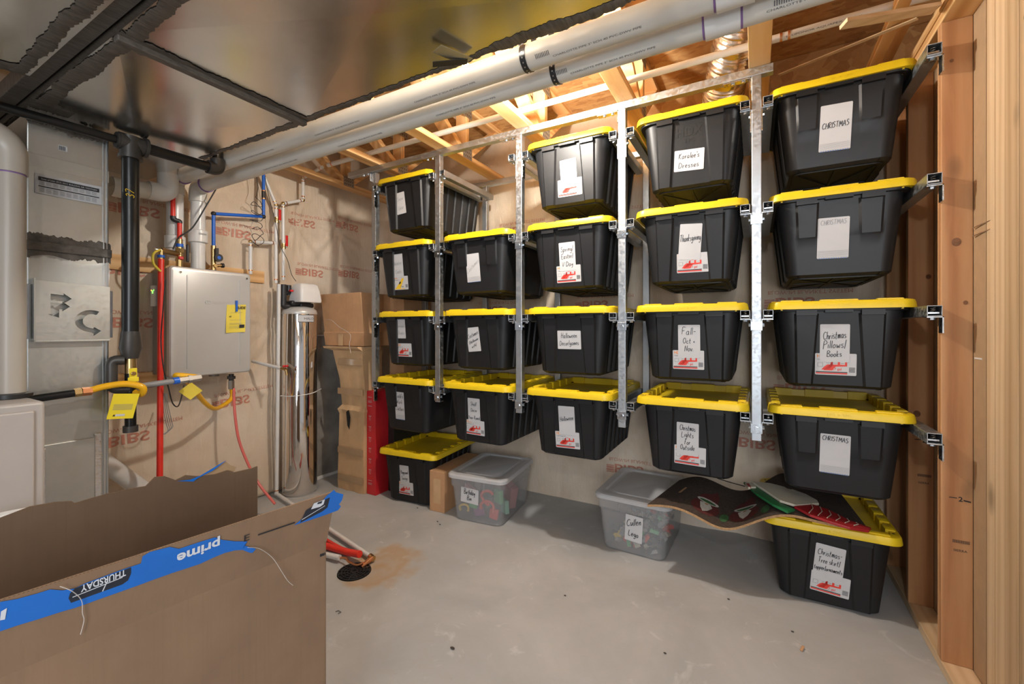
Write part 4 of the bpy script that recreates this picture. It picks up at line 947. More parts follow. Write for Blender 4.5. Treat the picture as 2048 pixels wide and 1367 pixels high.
for lv,zt in enumerate(RT):         # right side: runners on angle brackets screwed to the stud
    yf=2.215; rx=SX0-.006-.024; z=zt+(.0 if lv else .0)
    m=MB(); runner_tube(m,rx,yf-.012,3.0,z,.044); r=m.build('runner',rk,0,.001)
    m=MB(); m.box((rx-.016,yf,z-.031),(rx+.016,yf+.035,z-.025),'zinc'); m.tube([(rx+.008*math.cos(k*.9),yf+.010+.008*math.sin(k*.9),z-.024+k*.0012) for k in range(15)],.0014,'steel',6); m.build('spring_nut',r,30)
    m=MB(); m.box((rx-.02,yf,z-.046),(SX0-.0005,yf+.038,z-.041),'zinc'); m.box((SX0-.006,yf,z-.105),(SX0-.0005,yf+.038,z-.041),'zinc'); b=m.build('bracket',rk,0,.001)
    MB().cyl((rx,yf+.018,z-.054),(rx,yf+.018,z-.046),.009,'zinc',6).build('bolt',b,0)
# ================================================================== BINS
TW,TL,TH=.535,.735,.355
def outline(z,style,extra=0):
    t=min(1,z/TH); hw=(.193+(.233-.193)*t)+extra; y0=.032*(1-t)+.028-extra; y1=TL-.028-.032*(1-t)+extra; r=.045+.015*t
    pts=[]
    # front edge from left to right
    top=z<TH*.93 and z>.008
    if style=='rib': a=.100-.022*t; b=.148+.008*t; dep=.010 if top else 0
    else: a=.088-.010*t; b=.138+.014*t; dep=.007 if (.175<z<TH*.93) else 0
    yb=y0; yf=y0-dep
    xs=[(-hw+r,yb),(-b-.009,yb),(-b,yf),(-a-.0,yf),(-a+.009,yb),(0,yb),(a-.009,yb),(a,yf),(b,yf),(b+.009,yb),(hw-r,yb)]
    pts+= [(x,y,z) for x,y in xs]
    for k in range(1,6):
        an=R(-90+90*k/6); pts.append((hw-r+r*math.cos(an),y0+r+r*math.sin(an),z))
    # right side with flutes
    n=6 if style=='rib' else 2; L0,L1=y0+r,y1-r; dp=(.010 if style=='rib' else .005) if top else 0
    ys=[]
    for k in range(n):
        c=L0+(L1-L0)*(k+.5)/n; h=(L1-L0)/n*.30
        ys+= [(c-h-.006,0),(c-h,dp),(c+h,dp),(c+h+.006,0)]
    side=[(hw,L0,z)]+[(hw-d,y,z) for y,d in ys]+[(hw,L1,z)]
    pts+=side
    for k in range(1,6):
        an=R(90*k/6); pts.append((hw-r+r*math.cos(an),y1-r+r*math.sin(an),z))
    pts+=[(hw-r,y1,z),(b,y1,z),(a,y1,z),(-a,y1,z),(-b,y1,z),(-hw+r,y1,z)]
    for k in range(1,6):
        an=R(90+90*k/6); pts.append((-hw+r+r*math.cos(an),y1-r+r*math.sin(an),z))
    pts+=[(-x,y,z) for x,y,_ in reversed(side)]
    for k in range(1,6):
        an=R(180+90*k/6); pts.append((-hw+r+r*math.cos(an),y0+r+r*math.sin(an),z))
    return pts
def tote_body(style,parent):
    m=MB(); zs=[.0,.012,.06,.12,.170,.180,.24,.30,TH*.925,TH*.935,TH-.012]
    rings=[outline(max(z,.0001),style,-.012 if z==0 else (-.0 if z>0 else 0)) for z in zs]
    rings.append(outline(TH-.011,style,.016)); rings.append(outline(TH+.004,style,.018)); rings.append(outline(TH+.004,style,-.004)); rings.append(outline(TH-.05,style,-.008))
    m.loft(rings,'black',True,True)
    # latch tabs below the rim
    for x,wd in ((-.118,.078),(.118,.078),(0,.10)):
        m.box((x-wd/2,.008,TH-.030 if x else TH-.018),(x+wd/2,.030,TH-.006),'black')
    # bottom ribs
    for (a,c) in (((-.15,.12),(.15,.62)),((.15,.12),(-.15,.62)),((0,.10),(0,.66)),((-.16,.37),(.16,.37))):
        m.bar((*a,-.0015),(*c,-.0015),.012,.005,'black')
    rr=[rrect(-.165,.085,.165,.68,.03,z) for z in (.0,-.005)]; r2=[rrect(-.150,.10,.150,.665,.025,z) for z in (-.005,.0)]
    m.loft(rr+r2,'black',False,False)
    return m.build('body',parent,28)
def tote_lid(parent):
    m=MB(); h=TW/2
    def rr(ins,z): return rrect(-h+ins,ins,h-ins,TL-ins,max(.01,.055-ins*.8),z,6)
    rings=[rr(.006,TH-.002),rr(.0,TH-.002),rr(.0,TH+.004),rr(.003,TH+.024),rr(.006,TH+.031),rr(.013,TH+.034),rr(.040,TH+.034),rr(.044,TH-.012),rr(.05,TH-.014)]
    m.loft(rings,'yellow',True,True)
    zt=TH+.033
    def blk(x0,y0,x1,y1,hh=.007):
        m.loft([[(x0,y0,zt-.04),(x1,y0,zt-.04),(x1,y1,zt-.04),(x0,y1,zt-.04)],[(x0,y0,zt+hh*.7),(x1,y0,zt+hh*.7),(x1,y1,zt+hh*.7),(x0,y1,zt+hh*.7)],[(x0+.004,y0+.004,zt+hh),(x1-.004,y0+.004,zt+hh),(x1-.004,y1-.004,zt+hh),(x0+.004,y1-.004,zt+hh)]],'yellow',False,True)
    for yy in ((.016,.052),(TL-.052,TL-.016)):
        for x,wd in ((-.175,.085),(0,.135),(.175,.085)): blk(x-wd/2,yy[0],x+wd/2,yy[1])
    for s in (-1,1):
        for y,wd in ((.135,.075),(.25,.08),(.3675,.08),(.485,.08),(.60,.075)):
            x0,x1=sorted((s*(h-.016),s*(h-.052))); blk(x0,y-wd/2,x1,y+wd/2)
        for y in (.065,TL-.065): m.cyl((s*(h-.03),y,TH+.0335),(s*(h-.03),y,TH+.0345),.006,'hole',10)
    # diamond waffle in the sunken centre
    X,Y0_,Y1_=.205,.06,TL-.06; zc=TH-.014
    for sg in (-1,1):
        c=-1.2
        while c<1.6:
            # line y = sg*x*1.15 + c
            pts=[]
            xa,xb=-X,X; ya,yb=sg*xa*1.15+c,sg*xb*1.15+c
            if ya>yb: xa,xb,ya,yb=xb,xa,yb,ya
            if yb>Y0_ and ya<Y1_:
                def atY(y): return xa+(xb-xa)*(y-ya)/(yb-ya)
                a=(xa,ya) if ya>=Y0_ else (atY(Y0_),Y0_); b=(xb,yb) if yb<=Y1_ else (atY(Y1_),Y1_)
                if math.hypot(a[0]-b[0],a[1]-b[1])>.03: m.bar((*a,zc+.001),(*b,zc+.001),.007,.005,'yellow')
            c+=.105
    m.bar((0,.06,zc+.002),(0,TL-.06,zc+.001),.012,.006,'yellow')
    place_text(m,'14G & 27G',(0,.0018,TH+.007),(1,0,0),(0,0,1),.012,'yellow',width=.085,center=True,off=.0012)
    return m.build('lid',parent,30)
TILT=.032/TH
protos={}
for stl in ('rib','smooth'):
    e=thing('storage_bin','x','storage bin'); bd=tote_body(stl,e); ld=tote_lid(e) if stl=='rib' else None
    protos[stl]=(e,bd,ld)
LIDP=protos['rib'][2]
used=set()
def fy(z): return .060-.032*z/TH       # front panel y at height z (local)
def bin_(style,loc,label,words=(),lab=None,stick=None,logo=False,rotz=0,group='black bins with yellow lids',seed=1):
    if style in used:
        r=protos[style][0].copy(); C.objects.link(r)
        b=protos[style][1].copy(); C.objects.link(b); b.parent=r
        l=LIDP.copy(); C.objects.link(l); l.parent=r
    else:
        used.add(style); r=protos[style][0]
        if style=='smooth': l=LIDP.copy(); C.objects.link(l); l.parent=r
    r.location=loc; r.rotation_euler=(0,0,rotz); r.scale=(1,.87,1) if loc[2]<.1 else (1,1,1); tag(r,label,'storage bin',group)
    n=Vector((0,-1,-TILT)).normalized(); uy=Vector((0,-TILT,1)).normalized(); ux=Vector((1,0,0))
    base=lambda x,z,o: Vector((x,fy(z),z))+n*o
    def quad(m,cx,cz,w_,h_,mat,o,rot=0,r_=.004):
        c=base(cx,cz,o); a=Matrix.Rotation(R(rot),3,n)   # n faces the viewer
        X=a@ux; Y=a@uy
        p=rrect(-w_/2,-h_/2,w_/2,h_/2,r_,0,2)
        m.add([c+X*q[0]+Y*q[1] for q in p],[tuple(range(len(p)))],mat); return c,X,Y
    if stick:
        kind,sx,sz,srot=stick
        m=MB(); c,X,Y=quad(m,sx,sz,.150,.098,'paper',.0015,srot); s_=m.build('product_sticker',r,0)
        g=MB(); f=lambda x,y,o=.0004: c+X*x+Y*y+n*o
        P=lambda pts,mat,o=.0004: g.add([f(a,b,o) for a,b in pts],[tuple(range(len(pts)))],mat)
        place_text(g,'HDX',f(-.068,.030,0),X,Y,.015,'orange',width=.042,bold=.02,off=.0006)
        place_text(g,'Tough Storage Tote',f(-.068,.019,0),X,Y,.0055,'ink',width=.06,off=.0006)
        mc='red' if kind=='red' else 'yink'
        if kind=='red':
            P([(-.052,-.026),(-.022,-.022),(.006,.016),(-.012,.012),(-.040,-.010)],'red'); P([(-.03,-.012),(.042,-.008),(.042,.012),(-.012,.012)],mc); P([(-.045,-.028),(-.012,-.028),(.004,-.006),(-.026,-.006)],mc)
            for x in (-.026,.0,.026): P([(x-.009,-.001),(x+.008,-.001),(x+.008,.012),(x-.009,.012)],'paper',.0006); P([(x-.007,.004),(x+.006,.004),(x+.006,.006),(x-.007,.006)],'greyink',.0008)
            place_text(g,'27 gal',f(-.012,-.026,0),X,Y,.011,'red',width=.034,bold=.01,off=.0006)
            P([(-.072,-.044),(.043,-.044),(.043,-.0385),(-.072,-.0385)],mc); P([(-.072,-.0375),(.043,-.0375),(.043,-.0335),(-.072,-.0335)],'ink')
        else:
            P([(-.05,-.04),(.0,-.04),(.036,.03),(.020,.036),(-.012,.0)],mc); P([(-.072,-.044),(.043,-.044),(.043,-.040),(-.072,-.040)],mc)
            P([(-.016,-.012),(.002,-.004),(.008,.010),(-.008,.008)],'ink',.0006); place_text(g,'27 gal',f(-.0,-.03,0),X,Y,.010,'ink',width=.03,off=.0006)
        P([(-.066,-.012),(-.046,-.012),(-.046,.006),(-.066,.006)],'greyink'); P([(-.0645,-.0105),(-.0475,-.0105),(-.0475,.0045),(-.0645,.0045)],'paper',.0006)
        for i in range(9): P([(.0485,-.034+i*.0026),(.070,-.034+i*.0026),(.070,-.0328+i*.0026),(.0485,-.0328+i*.0026)],'ink')
        g.build('sticker_print',s_,0)
    if lab:
        lx,lz,lw,lh,lrot=lab; wide=lw>lh
        m=MB(); c,X,Y=quad(m,lx,lz,lw,lh,'paper',.0024,lrot)
        L=m.build('paper_label',r,0)
        g=MB(); nl=len(words)
        for i,wd in enumerate(words):
            txt,yo,hh,mat,rise,wmax=wd
            hand(g,txt,c+Y*yo,X,Y,hh,mat,wd=.0017 if mat!='ink' else .0024,rise=rise,seed=seed*7+i,width=wmax,off=.0006)
        if style=='smooth':
            for i in range(7): 
                yy=-lh/2+.010+i*.0045 if i<6 else -lh/2+.003
                a=c+X*(-lw/2+.003)+Y*yy+n*.0005; g.add([a,a+X*(lw-.006),a+X*(lw-.006)+Y*.0008,a+Y*.0008],[(0,1,2,3)],'greyink' if i<6 else 'ink')
            for i in range(12):
                a=c+X*(-lw/2+.006+i*lw/13)+Y*(-lh/2-.001)+n*.0005; g.add([a,a+X*.005,a+X*.0035+Y*.004],[(0,1,2)],'tapeb')
        g.build('handwriting',L,0)
    if logo:
        g=MB(); c=base(0,.255,.0); place_text(g,'HDX',c-Vector((0,0,.0)),ux,uy,.046,'hole',width=.125,center=True,bold=.015,off=.0012)
        place_text(g,'27G',base(.0,.222,0),ux,uy,.020,'hole',width=.050,center=True,off=.0012); g.build('embossed_logo',r,0)
    return r
CXS=[(PXS[i]+PXS[i+1])/2 for i in range(4)]+[.3215]
def zr(l): return RT[l]-TH+.003
I='ink'; J='greyink'
def BN(st,col,lv,dx,y,label,**k):
    return bin_(st,(CXS[col]+dx,y,zr(lv)),label,seed=col*5+lv,**k)
RD=lambda x,z,r=0:('red',x,z,r)
BN('rib',0,0,.0,2.315,'black yellow-lidded bin labelled Snow Gear, top left of the rack',lab=(-.045,.195,.09,.155,4),words=[('Snow',.02,.028,J,.1,.06),('Gear',-.045,.028,J,.1,.055)])
BN('rib',0,1,-.012,2.30,'black bin labelled Winter Coats with a yellow product sticker',lab=(-.04,.225,.095,.17,1),words=[('Winter',.005,.03,J,.05,.075),('Coats',-.055,.028,J,.05,.06)],stick=('yel',-.03,.10,0))
BN('rib',0,2,.005,2.32,'black bin at left of the third level, faint label above a separate red sticker',lab=(-.045,.265,.085,.14,0),words=[('snow',.01,.024,J,0,.06),('Books',-.04,.024,J,0,.06)],stick=RD(-.03,.11))
BN('smooth',0,3,.0,2.31,'smooth black bin labelled Work Clothes, lowest on the rack at left',lab=(-.05,.185,.09,.205,-1),words=[("Todd's",.06,.030,I,0,.075),('Work',.015,.030,I,0,.06),('Clothes',-.035,.030,I,0,.08)])
BN('smooth',1,1,.0,2.30,'smooth black bin labelled Costumes lengthwise, second column second level',lab=(-.03,.165,.105,.185,2),words=[('Costumes',.0,.028,J,.75,.10)])
BN('rib',1,2,.0,2.315,'ribbed black bin labelled Costumes with more slanted words, no product sticker',lab=(-.035,.195,.10,.16,5),words=[('Costumes',.02,.028,I,.35,.09),('(Hallowen',-.018,.020,I,.35,.075),('with)',-.05,.020,I,.35,.04)])
BN('rib',1,3,.0,2.30,'black bin labelled Shelf Decor Year Round with red sticker',lab=(-.02,.215,.095,.16,-1),words=[('Shelf',.03,.024,I,0,.05),('Decor',-.01,.022,I,0,.05),('Year Round',-.06,.022,I,0,.09)],stick=RD(-.02,.10,-1))
BN('rib',2,0,.0,2.31,'black bin with washed-out pale label, top level in the middle column',lab=(.0,.18,.10,.16,2),words=[("Kid's",-.01,.030,'ghost',0,.055),('hats',-.05,.026,'ghost',.1,.06)],stick=RD(.005,.10))
BN('rib',2,1,.0,2.305,'black bin labelled Spring Easter V Day',lab=(-.005,.185,.10,.165,1),words=[('Spring/',.03,.028,I,.05,.08),('Easter/',-.01,.026,I,.05,.075),('V Day',-.055,.026,I,0,.07)],stick=RD(-.0,.085,1))
BN('rib',2,2,.005,2.31,'black bin labelled Halloween Decor/games on a wide paper',lab=(.0,.20,.145,.108,0),words=[('Halloween',.012,.030,I,.02,.10),('Decor/games',-.030,.026,I,.05,.12)])
BN('rib',2,3,.0,2.30,'black bin labelled only Halloween with a red sticker below the word',lab=(-.005,.215,.10,.17,1),words=[('Halloween',.0,.028,I,.2,.085)],stick=RD(-.005,.10,2))
BN('rib',3,0,.022,2.315,'black bin with a wide Dresses label and large embossed letters',lab=(-.004,.135,.142,.105,-3),words=[("Karalee's",.010,.026,I,.03,.10),('Dresses',-.036,.026,I,.03,.10)],logo=True)
BN('rib',3,1,.02,2.31,'black bin labelled Thanksgiving with a tilted paper',lab=(.005,.205,.105,.18,-4),words=[('Thanksgiving',.005,.034,I,.1,.10)],stick=RD(.015,.10,0))
BN('rib',3,2,.018,2.325,'black bin labelled Fall Oct Nov',lab=(.0,.20,.105,.17,0),words=[('Fall-',.035,.036,I,.02,.07),('Oct +',-.01,.028,I,0,.06),('Nov.',-.05,.030,I,0,.045)],stick=RD(-.005,.105))
BN('rib',3,3,.022,2.315,'black bin labelled Christmas Lights for Outside',lab=(-.01,.185,.105,.17,-1),words=[('Christmas',.045,.028,I,0,.075),('Lights',.010,.028,I,0,.06),('for',-.028,.026,I,0,.03),('Outside',-.056,.026,I,0,.07)],stick=RD(.0,.10,-1))
BN('smooth',4,0,.0,2.335,'smooth black bin labelled CHRISTMAS at the very top right',lab=(-.01,.17,.115,.20,-2),words=[('CHRISTMAS',.0,.024,I,.05,.098)])
BN('smooth',4,1,.0,2.34,'smooth black bin labelled CHRISTMAS, second level at right',lab=(-.018,.17,.115,.18,-1),words=[('CHRISTMAS',.06,.020,J,.03,.095)])
BN('rib',4,2,.0,2.345,'black bin labelled Christmas Pillows Books',lab=(-.012,.20,.108,.17,0),words=[('Christmas',.02,.034,I,.08,.085),('Pillows/',-.022,.034,I,.08,.085),('Books',-.060,.026,I,.05,.055)],stick=RD(-.008,.105,0))
BN('smooth',4,3,.0,2.355,'smooth black bin labelled CHRISTMAS, lowest on the rack at right with dusty front',lab=(-.01,.185,.110,.18,-1),words=[('CHRISTMAS',.06,.020,I,-.03,.095)])
bin_('rib',(-2.265,2.40,.008),'black bin labelled Playground Swings standing on the floor at left',lab=(-.03,.205,.085,.15,1),words=[('Playground',.01,.026,I,.05,.07),('Swings',-.035,.026,I,.05,.06)],stick=RD(-.03,.105,0),rotz=R(5),seed=41)
bin_('rib',(.302,2.455,.008),'black bin labelled Christmas Tree skirt on the floor at right',lab=(.0,.205,.115,.175,-5),words=[('Christmas-',.035,.028,I,0,.095),('Tree skirt/',-.003,.026,I,0,.085),('topper/ornaments',-.038,.022,I,.03,.11)],stick=RD(.005,.105,-4),rotz=R(1),seed=43)
# ================================================================== CLEAR TUBS
def clear_tub(loc,rotz,label,words,lab,wd=.42,ln=.55,hh=.325):
    t=thing('clear_tub',label,'storage tub',loc,rotz,'clear tubs with white lids')
    m=MB()
    def rr(x,y0,y1,r,z): return rrect(-x,y0,x,y1,r,z,6)
    k=(hh-.03)
    zz=[(.0,.035),(.01,.030),(k*.78,.012),(k*.80,.003),(k,.0)]
    rings=[rr(wd/2-i,i,ln-i,.05,z) for z,i in zz]; inner=[rr(wd/2-i-.003,i+.003,ln-i-.003,.048,z+(.004 if z<.005 else 0)) for z,i in reversed(zz)]
    m.loft(rings+inner,'clear'); 
    m.box((-.07,-.002,k*.80),(-.066,.008,k),'clear'); m.box((.066,-.002,k*.80),(.07,.008,k),'clear')
    m.build('body',t,30)
    m=MB(); h=wd/2+.012
    f=lambda i,z:rrect(-h+i,-.012+i,h-i,ln+.012-i,.055,z,6)
    m.loft([f(.004,hh-.032),f(0,hh-.030),f(0,hh-.012),f(.006,hh-.004),f(.014,hh-.002),f(.045,hh-.002),f(.055,hh-.010),f(.075,hh-.010),f(.082,hh-.004)],'clearlid'); m.build('lid',t,35)
    lx,lz,lw,lh,rot=lab; y=.030-.018*lz/(k*.8)
    n=Vector((0,-1,0)); a=Matrix.Rotation(R(rot),3,n); X=a@Vector((1,0,0));Y=a@Vector((0,-.07,1)).normalized(); c=Vector((lx,y-.004,lz))
    m=MB(); m.add([c+X*q[0]+Y*q[1]+n*.002 for q in rrect(-lw/2,-lh/2,lw/2,lh/2,.003,0,2)],[tuple(range(12))],'paper'); L=m.build('paper_label',t,0)
    g=MB()
    for i,(txt,yo,h_,wm,rise) in enumerate(words): hand(g,txt,c+Y*yo+n*.002,X,Y,h_,'ink',wd=.0036,rise=rise,seed=60+i,width=wm,off=.0008)
    g.build('handwriting',L,0); return t
tubA=((-1.635,2.395,.0),R(6)); tubB=((-.625,2.50,.0),R(-2))
clear_tub(*tubA,'clear tub labelled Birthday Bin with colourful party things inside',[('Birthday',.008,.034,.085,0),('Bin',-.032,.030,.035,0)],(-.045,.185,.135,.105,-4))
clear_tub(*tubB,'clear tub labelled with a name, full of brick pieces, under the mat',[('Cullen',.020,.040,.085,.35),('Lego',-.045,.032,.06,0)],(.015,.16,.10,.155,-4),wd=.425,ln=.56,hh=.335)
def loc_in(tub,x,y,z):
    (a,b,c),r=tub; return Vector((a+x*math.cos(r)-y*math.sin(r),b+x*math.sin(r)+y*math.cos(r),z))
rg=random.Random(12)
def arc_toy(tub,x,y,z,R0,a0,a1,r,mat,label,axis='y'):
    c=loc_in(tub,x,y,z); pts=[c+Vector((R0*math.cos(R(a)),0.01*math.sin(R(a*2)),R0*math.sin(R(a)))) for a in range(a0,a1,15)]
    o=MB().tube(pts,r,mat,10).build('party_ring',None,60); tag(o,label,'party toy','party things in the birthday tub')
M['toyred']=plain('toy_red',(.75,.07,.03),.35); M['toyyel']=plain('toy_yellow',(.80,.55,.05),.35); M['toygrn']=plain('toy_green',(.10,.42,.16),.4); M['toymint']=plain('toy_mint',(.35,.68,.52),.4); M['toypur']=plain('toy_purple',(.28,.08,.22),.4); M['toydark']=plain('toy_dark',(.06,.07,.08),.5); M['toypink']=plain('toy_pink',(.62,.25,.25),.5); M['toygrey']=plain('toy_grey',(.38,.38,.38),.5)
arc_toy(tubA,.06,.065,.17,.045,30,290,.010,'toyred','red curved party ring against the tub front, upper one')
arc_toy(tubA,.055,.075,.09,.05,-20,200,.010,'toyred','red curved party ring lying below the other red one')
arc_toy(tubA,-.12,.065,.06,.035,-10,210,.008,'toyyel','yellow curved party ring at the lower left of the tub')
for i,(x,y,z,s,mt,lb) in enumerate(((.10,.09,.045,.035,'toyred','bright red party box low in the tub corner'),(-.02,.10,.05,.04,'toypur','maroon party packet in the middle of the tub'),(.13,.20,.06,.045,'toymint','mint green party packet on the right side of the tub'),(-.12,.14,.14,.05,'toypink','pinkish party packet at the left of the tub'),
   (.03,.12,.19,.05,'toydark','dark party packet high behind the label'),(-.05,.08,.10,.035,'toygrn','green party packet under the paper label'),(.10,.16,.14,.045,'toygrn','dark green party packet at the right front'),(-.08,.30,.08,.08,'toygrey','grey party bag in the back left of the tub'),(.08,.38,.08,.085,'toypink','large pinkish party bag in the back of the tub'),(-.05,.17,.21,.05,'toygrey','grey party packet near the top of the tub'))):
    o=MB().box((-s*.9,-s*.35,-s),(s*.9,s*.35,s),mt).build('party_packet',None,0,.006,loc_in(tubA,x,y,z+.012),rg.uniform(-.6,.6)); o.rotation_euler[1]=rg.uniform(-.4,.4); tag(o,lb,'party toy','party things in the birthday tub')
bp=MB(); bp.box((-.02,-.012,0),(.02,.012,.014),'toygrey')
for a in (-.012,0,.012):
    for b_ in (-.006,.006): bp.cyl((a,b_,.014),(a,b_,.018),.0035,'toygrey',8)
pb=bp.build('toy_brick',None,0)
cols=['toygrey']*6+['toydark']*4+['gwhite']*5+['toyred','toyyel','toygrn']; bms={}
k=0
for i in range(110):
    if k==0: o=pb
    else:
        mt=rg.choice(cols)
        if mt not in bms:
            me=pb.data.copy(); me.materials.clear(); me.materials.append(M[mt]); bms[mt]=me
        o=pb.copy(); o.data=bms[mt]; C.objects.link(o)
    k+=1
    x=rg.uniform(-.14,.14); y=rg.uniform(.06,.50); z=rg.uniform(.012,.075)+(.06 if x>0 and rg.random()<.4 else 0)
    o.location=loc_in(tubB,x,y,z); o.rotation_euler=(rg.uniform(-1,1),rg.uniform(-1,1),rg.uniform(0,6)); s=rg.uniform(.9,1.7); o.scale=(s,s,s)
    tag(o,'small loose toy brick piece heaped inside the clear tub with the name label','toy brick','loose brick pieces in the clear tub')
# ================================================================== CARDBOARD AT THE BACK LEFT
def carton(name,a,c,mat,label,bev=.003,cat='box',rotz=0):
    t=thing(name,label,cat); MB().box(a,c,mat).build('carton',t,0,bev); return t
# tall crumpled carton: stacked rings with a waist
t=thing('tall_carton','tall crumpled brown carton standing on the floor left of the rack','box')
m=MB(); rings=[]
for z,x0,x1,y0 in ((0,-3.005,-2.705,2.405),(.06,-3.01,-2.70,2.40),(.35,-3.0,-2.702,2.405),(.62,-2.985,-2.70,2.405),(.655,-3.0,-2.69,2.395),(.69,-2.975,-2.70,2.42),(.90,-3.0,-2.705,2.41),(1.08,-3.045,-2.71,2.40),(1.135,-3.06,-2.70,2.40),(1.155,-3.13,-2.715,2.365),(1.17,-3.13,-2.72,2.36)):
    n=8; rings.append([(x0+(x1-x0)*i/n,y0+.006*math.sin(i*1.7+z*9),z) for i in range(n+1)]+[(x1,2.60,z),(x0,2.60,z)])
m.loft(rings,'card_l'); m.build('carton',t,20)
for z in (.075,.30,.78,1.02):
    m=MB(); m.box((-2.995,2.392,z),(-2.705,2.396,z+.05),'clrtape'); m.build('packing_tape',t,0)
m=MB(); m.add([(-2.89,2.389,.64),(-2.86,2.389,.66),(-2.84,2.389,.60),(-2.85,2.389,.50),(-2.875,2.389,.53)],[(0,1,2,3,4)],'hole'); m.build('torn_hole',t,0)
t=carton('red_carton',(-2.698,2.43,.0),(-2.60,2.66,.82),'redcard','bright red narrow carton with white round icons beside the tall brown one')
m=MB()
for i in range(6):
    z=.60-.085*i; cx,cy=-2.66,2.4285
    rr_=[[(cx+q*math.cos(k*.5236),cy,z+q*1.1*math.sin(k*.5236)) for k in range(12)] for q in (.011,.0095)]
    m.loft([[(a[0],a[1],a[2]) for a in rr_[0]],rr_[1]],'paper',False,False); place_text(m,'+',(cx-.004,cy,z-.004),(1,0,0),(0,0,1),.008,'paper')
    for q in (.018,.022): m.add([(cx-.014,cy,z+q),(cx+.014,cy,z+q),(cx+.014,cy,z+q+.002),(cx-.014,cy,z+q+.002)],[(0,1,2,3)],'paper')
for z in (.70,.73,.74,.77,.08,.09,.11): m.add([(-2.682,2.4285,z),(-2.64,2.4285,z),(-2.64,2.4285,z+.003),(-2.682,2.4285,z+.003)],[(0,1,2,3)],'paper')
m.build('printed_icons',t,0)
carton('black_carton',(-2.596,2.56,.0),(-2.535,2.90,.80),'drk','black speckled carton in the shade behind the red one')
t=thing('open_carton','brown carton with tape remnants, topmost on the tall crumpled carton','box')
m=MB(); rings=[]
for z,x0,x1,y0 in ((1.175,-3.16,-2.70,2.40),(1.28,-3.17,-2.69,2.39),(1.29,-3.165,-2.695,2.395),(1.605,-3.22,-2.735,2.40)):
    rings.append([(x0,y0,z),(x1,y0,z),(x1+.01,2.95,z),(x0,2.95,z)])
m.loft(rings,'card_o'); m.build('carton',t,0,.002)
m=MB().box((-2.98,2.386,1.175),(-2.93,2.39,1.27),'card_l'); m.build('torn_tape',t,0)
o=MB().tube(spline([(-3.13,2.382,1.39),(-3.05,2.375,1.385),(-2.95,2.37,1.33),(-2.82,2.37,1.27),(-2.83,2.372,1.19),(-2.80,2.36,1.12)],5),.0018,'string',6).build('thread',t,60)
carton('brown_carton',(-2.72,2.70,.84),(-2.56,3.04,1.62),'card_o','dark brown carton behind the left rack upright')
# narrow carton between the bin and the clear tub
t=thing('narrow_carton','narrow brown carton standing on edge between swings bin and clear tub','box',(-1.99,2.435,0),R(3))
MB().box((-.065,0,.0),(.065,.50,.29),'card_o').build('carton',t,0,.003)
MB().box((-.030,-.001,.06),(.030,.0005,.235),'card_l').build('packing_tape',t,0)
# ================================================================== MAT AND GNOME
t=thing('door_mat','wavy brown coir door mat with dark printed gnomes drooping between tub and bin','mat')
A0=Vector((-.50,2.36)); A1=Vector((.44,2.47)); B0=Vector((-.40,2.78)); B1=Vector((.40,2.98))
def matz(u,v): return .352+.030*(1-v)*0+ .055*math.exp(-((u-.12)/.16)**2)*(.4+.6*v) -.050*math.exp(-((u-.40)/.13)**2)*(1-.5*v) +.085*math.exp(-((u-.68)/.13)**2)*(.35+.65*v)+.055*u
def matp(u,v,o=0):
    p=(A0*(1-u)+A1*u)*(1-v)+(B0*(1-u)+B1*u)*v; return Vector((p.x,p.y-.05*math.exp(-((u-.35)/.2)**2)*(1-v),matz(u,v)+o))
m=MB(); nu,nv=48,14; vs=[];
for o_ in (0,.012):
    for i in range(nu+1):
        for j in range(nv+1): vs.append(matp(i/nu,j/nv,o_))
K=(nu+1)*(nv+1); f=lambda i,j,t_:t_*K+i*(nv+1)+j
top=[(f(i,j,1),f(i+1,j,1),f(i+1,j+1,1),f(i,j+1,1)) for i in range(nu) for j in range(nv)]
bot=[(f(i,j+1,0),f(i+1,j+1,0),f(i+1,j,0),f(i,j,0)) for i in range(nu) for j in range(nv)]
sid=[(f(i,0,0),f(i+1,0,0),f(i+1,0,1),f(i,0,1)) for i in range(nu)]+[(f(i+1,nv,0),f(i,nv,0),f(i,nv,1),f(i+1,nv,1)) for i in range(nu)]+[(f(0,j+1,0),f(0,j,0),f(0,j,1),f(0,j+1,1)) for j in range(nv)]+[(f(nu,j,0),f(nu,j+1,0),f(nu,j+1,1),f(nu,j,1)) for j in range(nv)]
m.add(vs,bot+sid,'coir'); m.add(vs,top,'coird'); m.build('mat',t,60)
def matpatch(m,pts,mat,o=.0135):
    # polygon in uv as a fan on the mat surface
    cu_=sum(p[0] for p in pts)/len(pts); cv=sum(p[1] for p in pts)/len(pts)
    rings=[]
    for s_ in (1,.75,.5,.25,.02):
        rr_=[]
        for i,p in enumerate(pts):
            q=pts[(i+1)%len(pts)]
            for k in range(4):
                u=p[0]+(q[0]-p[0])*k/4; v=p[1]+(q[1]-p[1])*k/4
                rr_.append(matp(cu_+(u-cu_)*s_,cv+(v-cv)*s_,o))
        rings.append(rr_)
    m.loft(rings,mat,False,True)
m=MB()
def ell(cx,cv,ru,rv,n=12,a0=0,a1=360): return [(cx+ru*math.cos(R(a0+(a1-a0)*k/n)),cv+rv*math.sin(R(a0+(a1-a0)*k/n))) for k in range(n)]
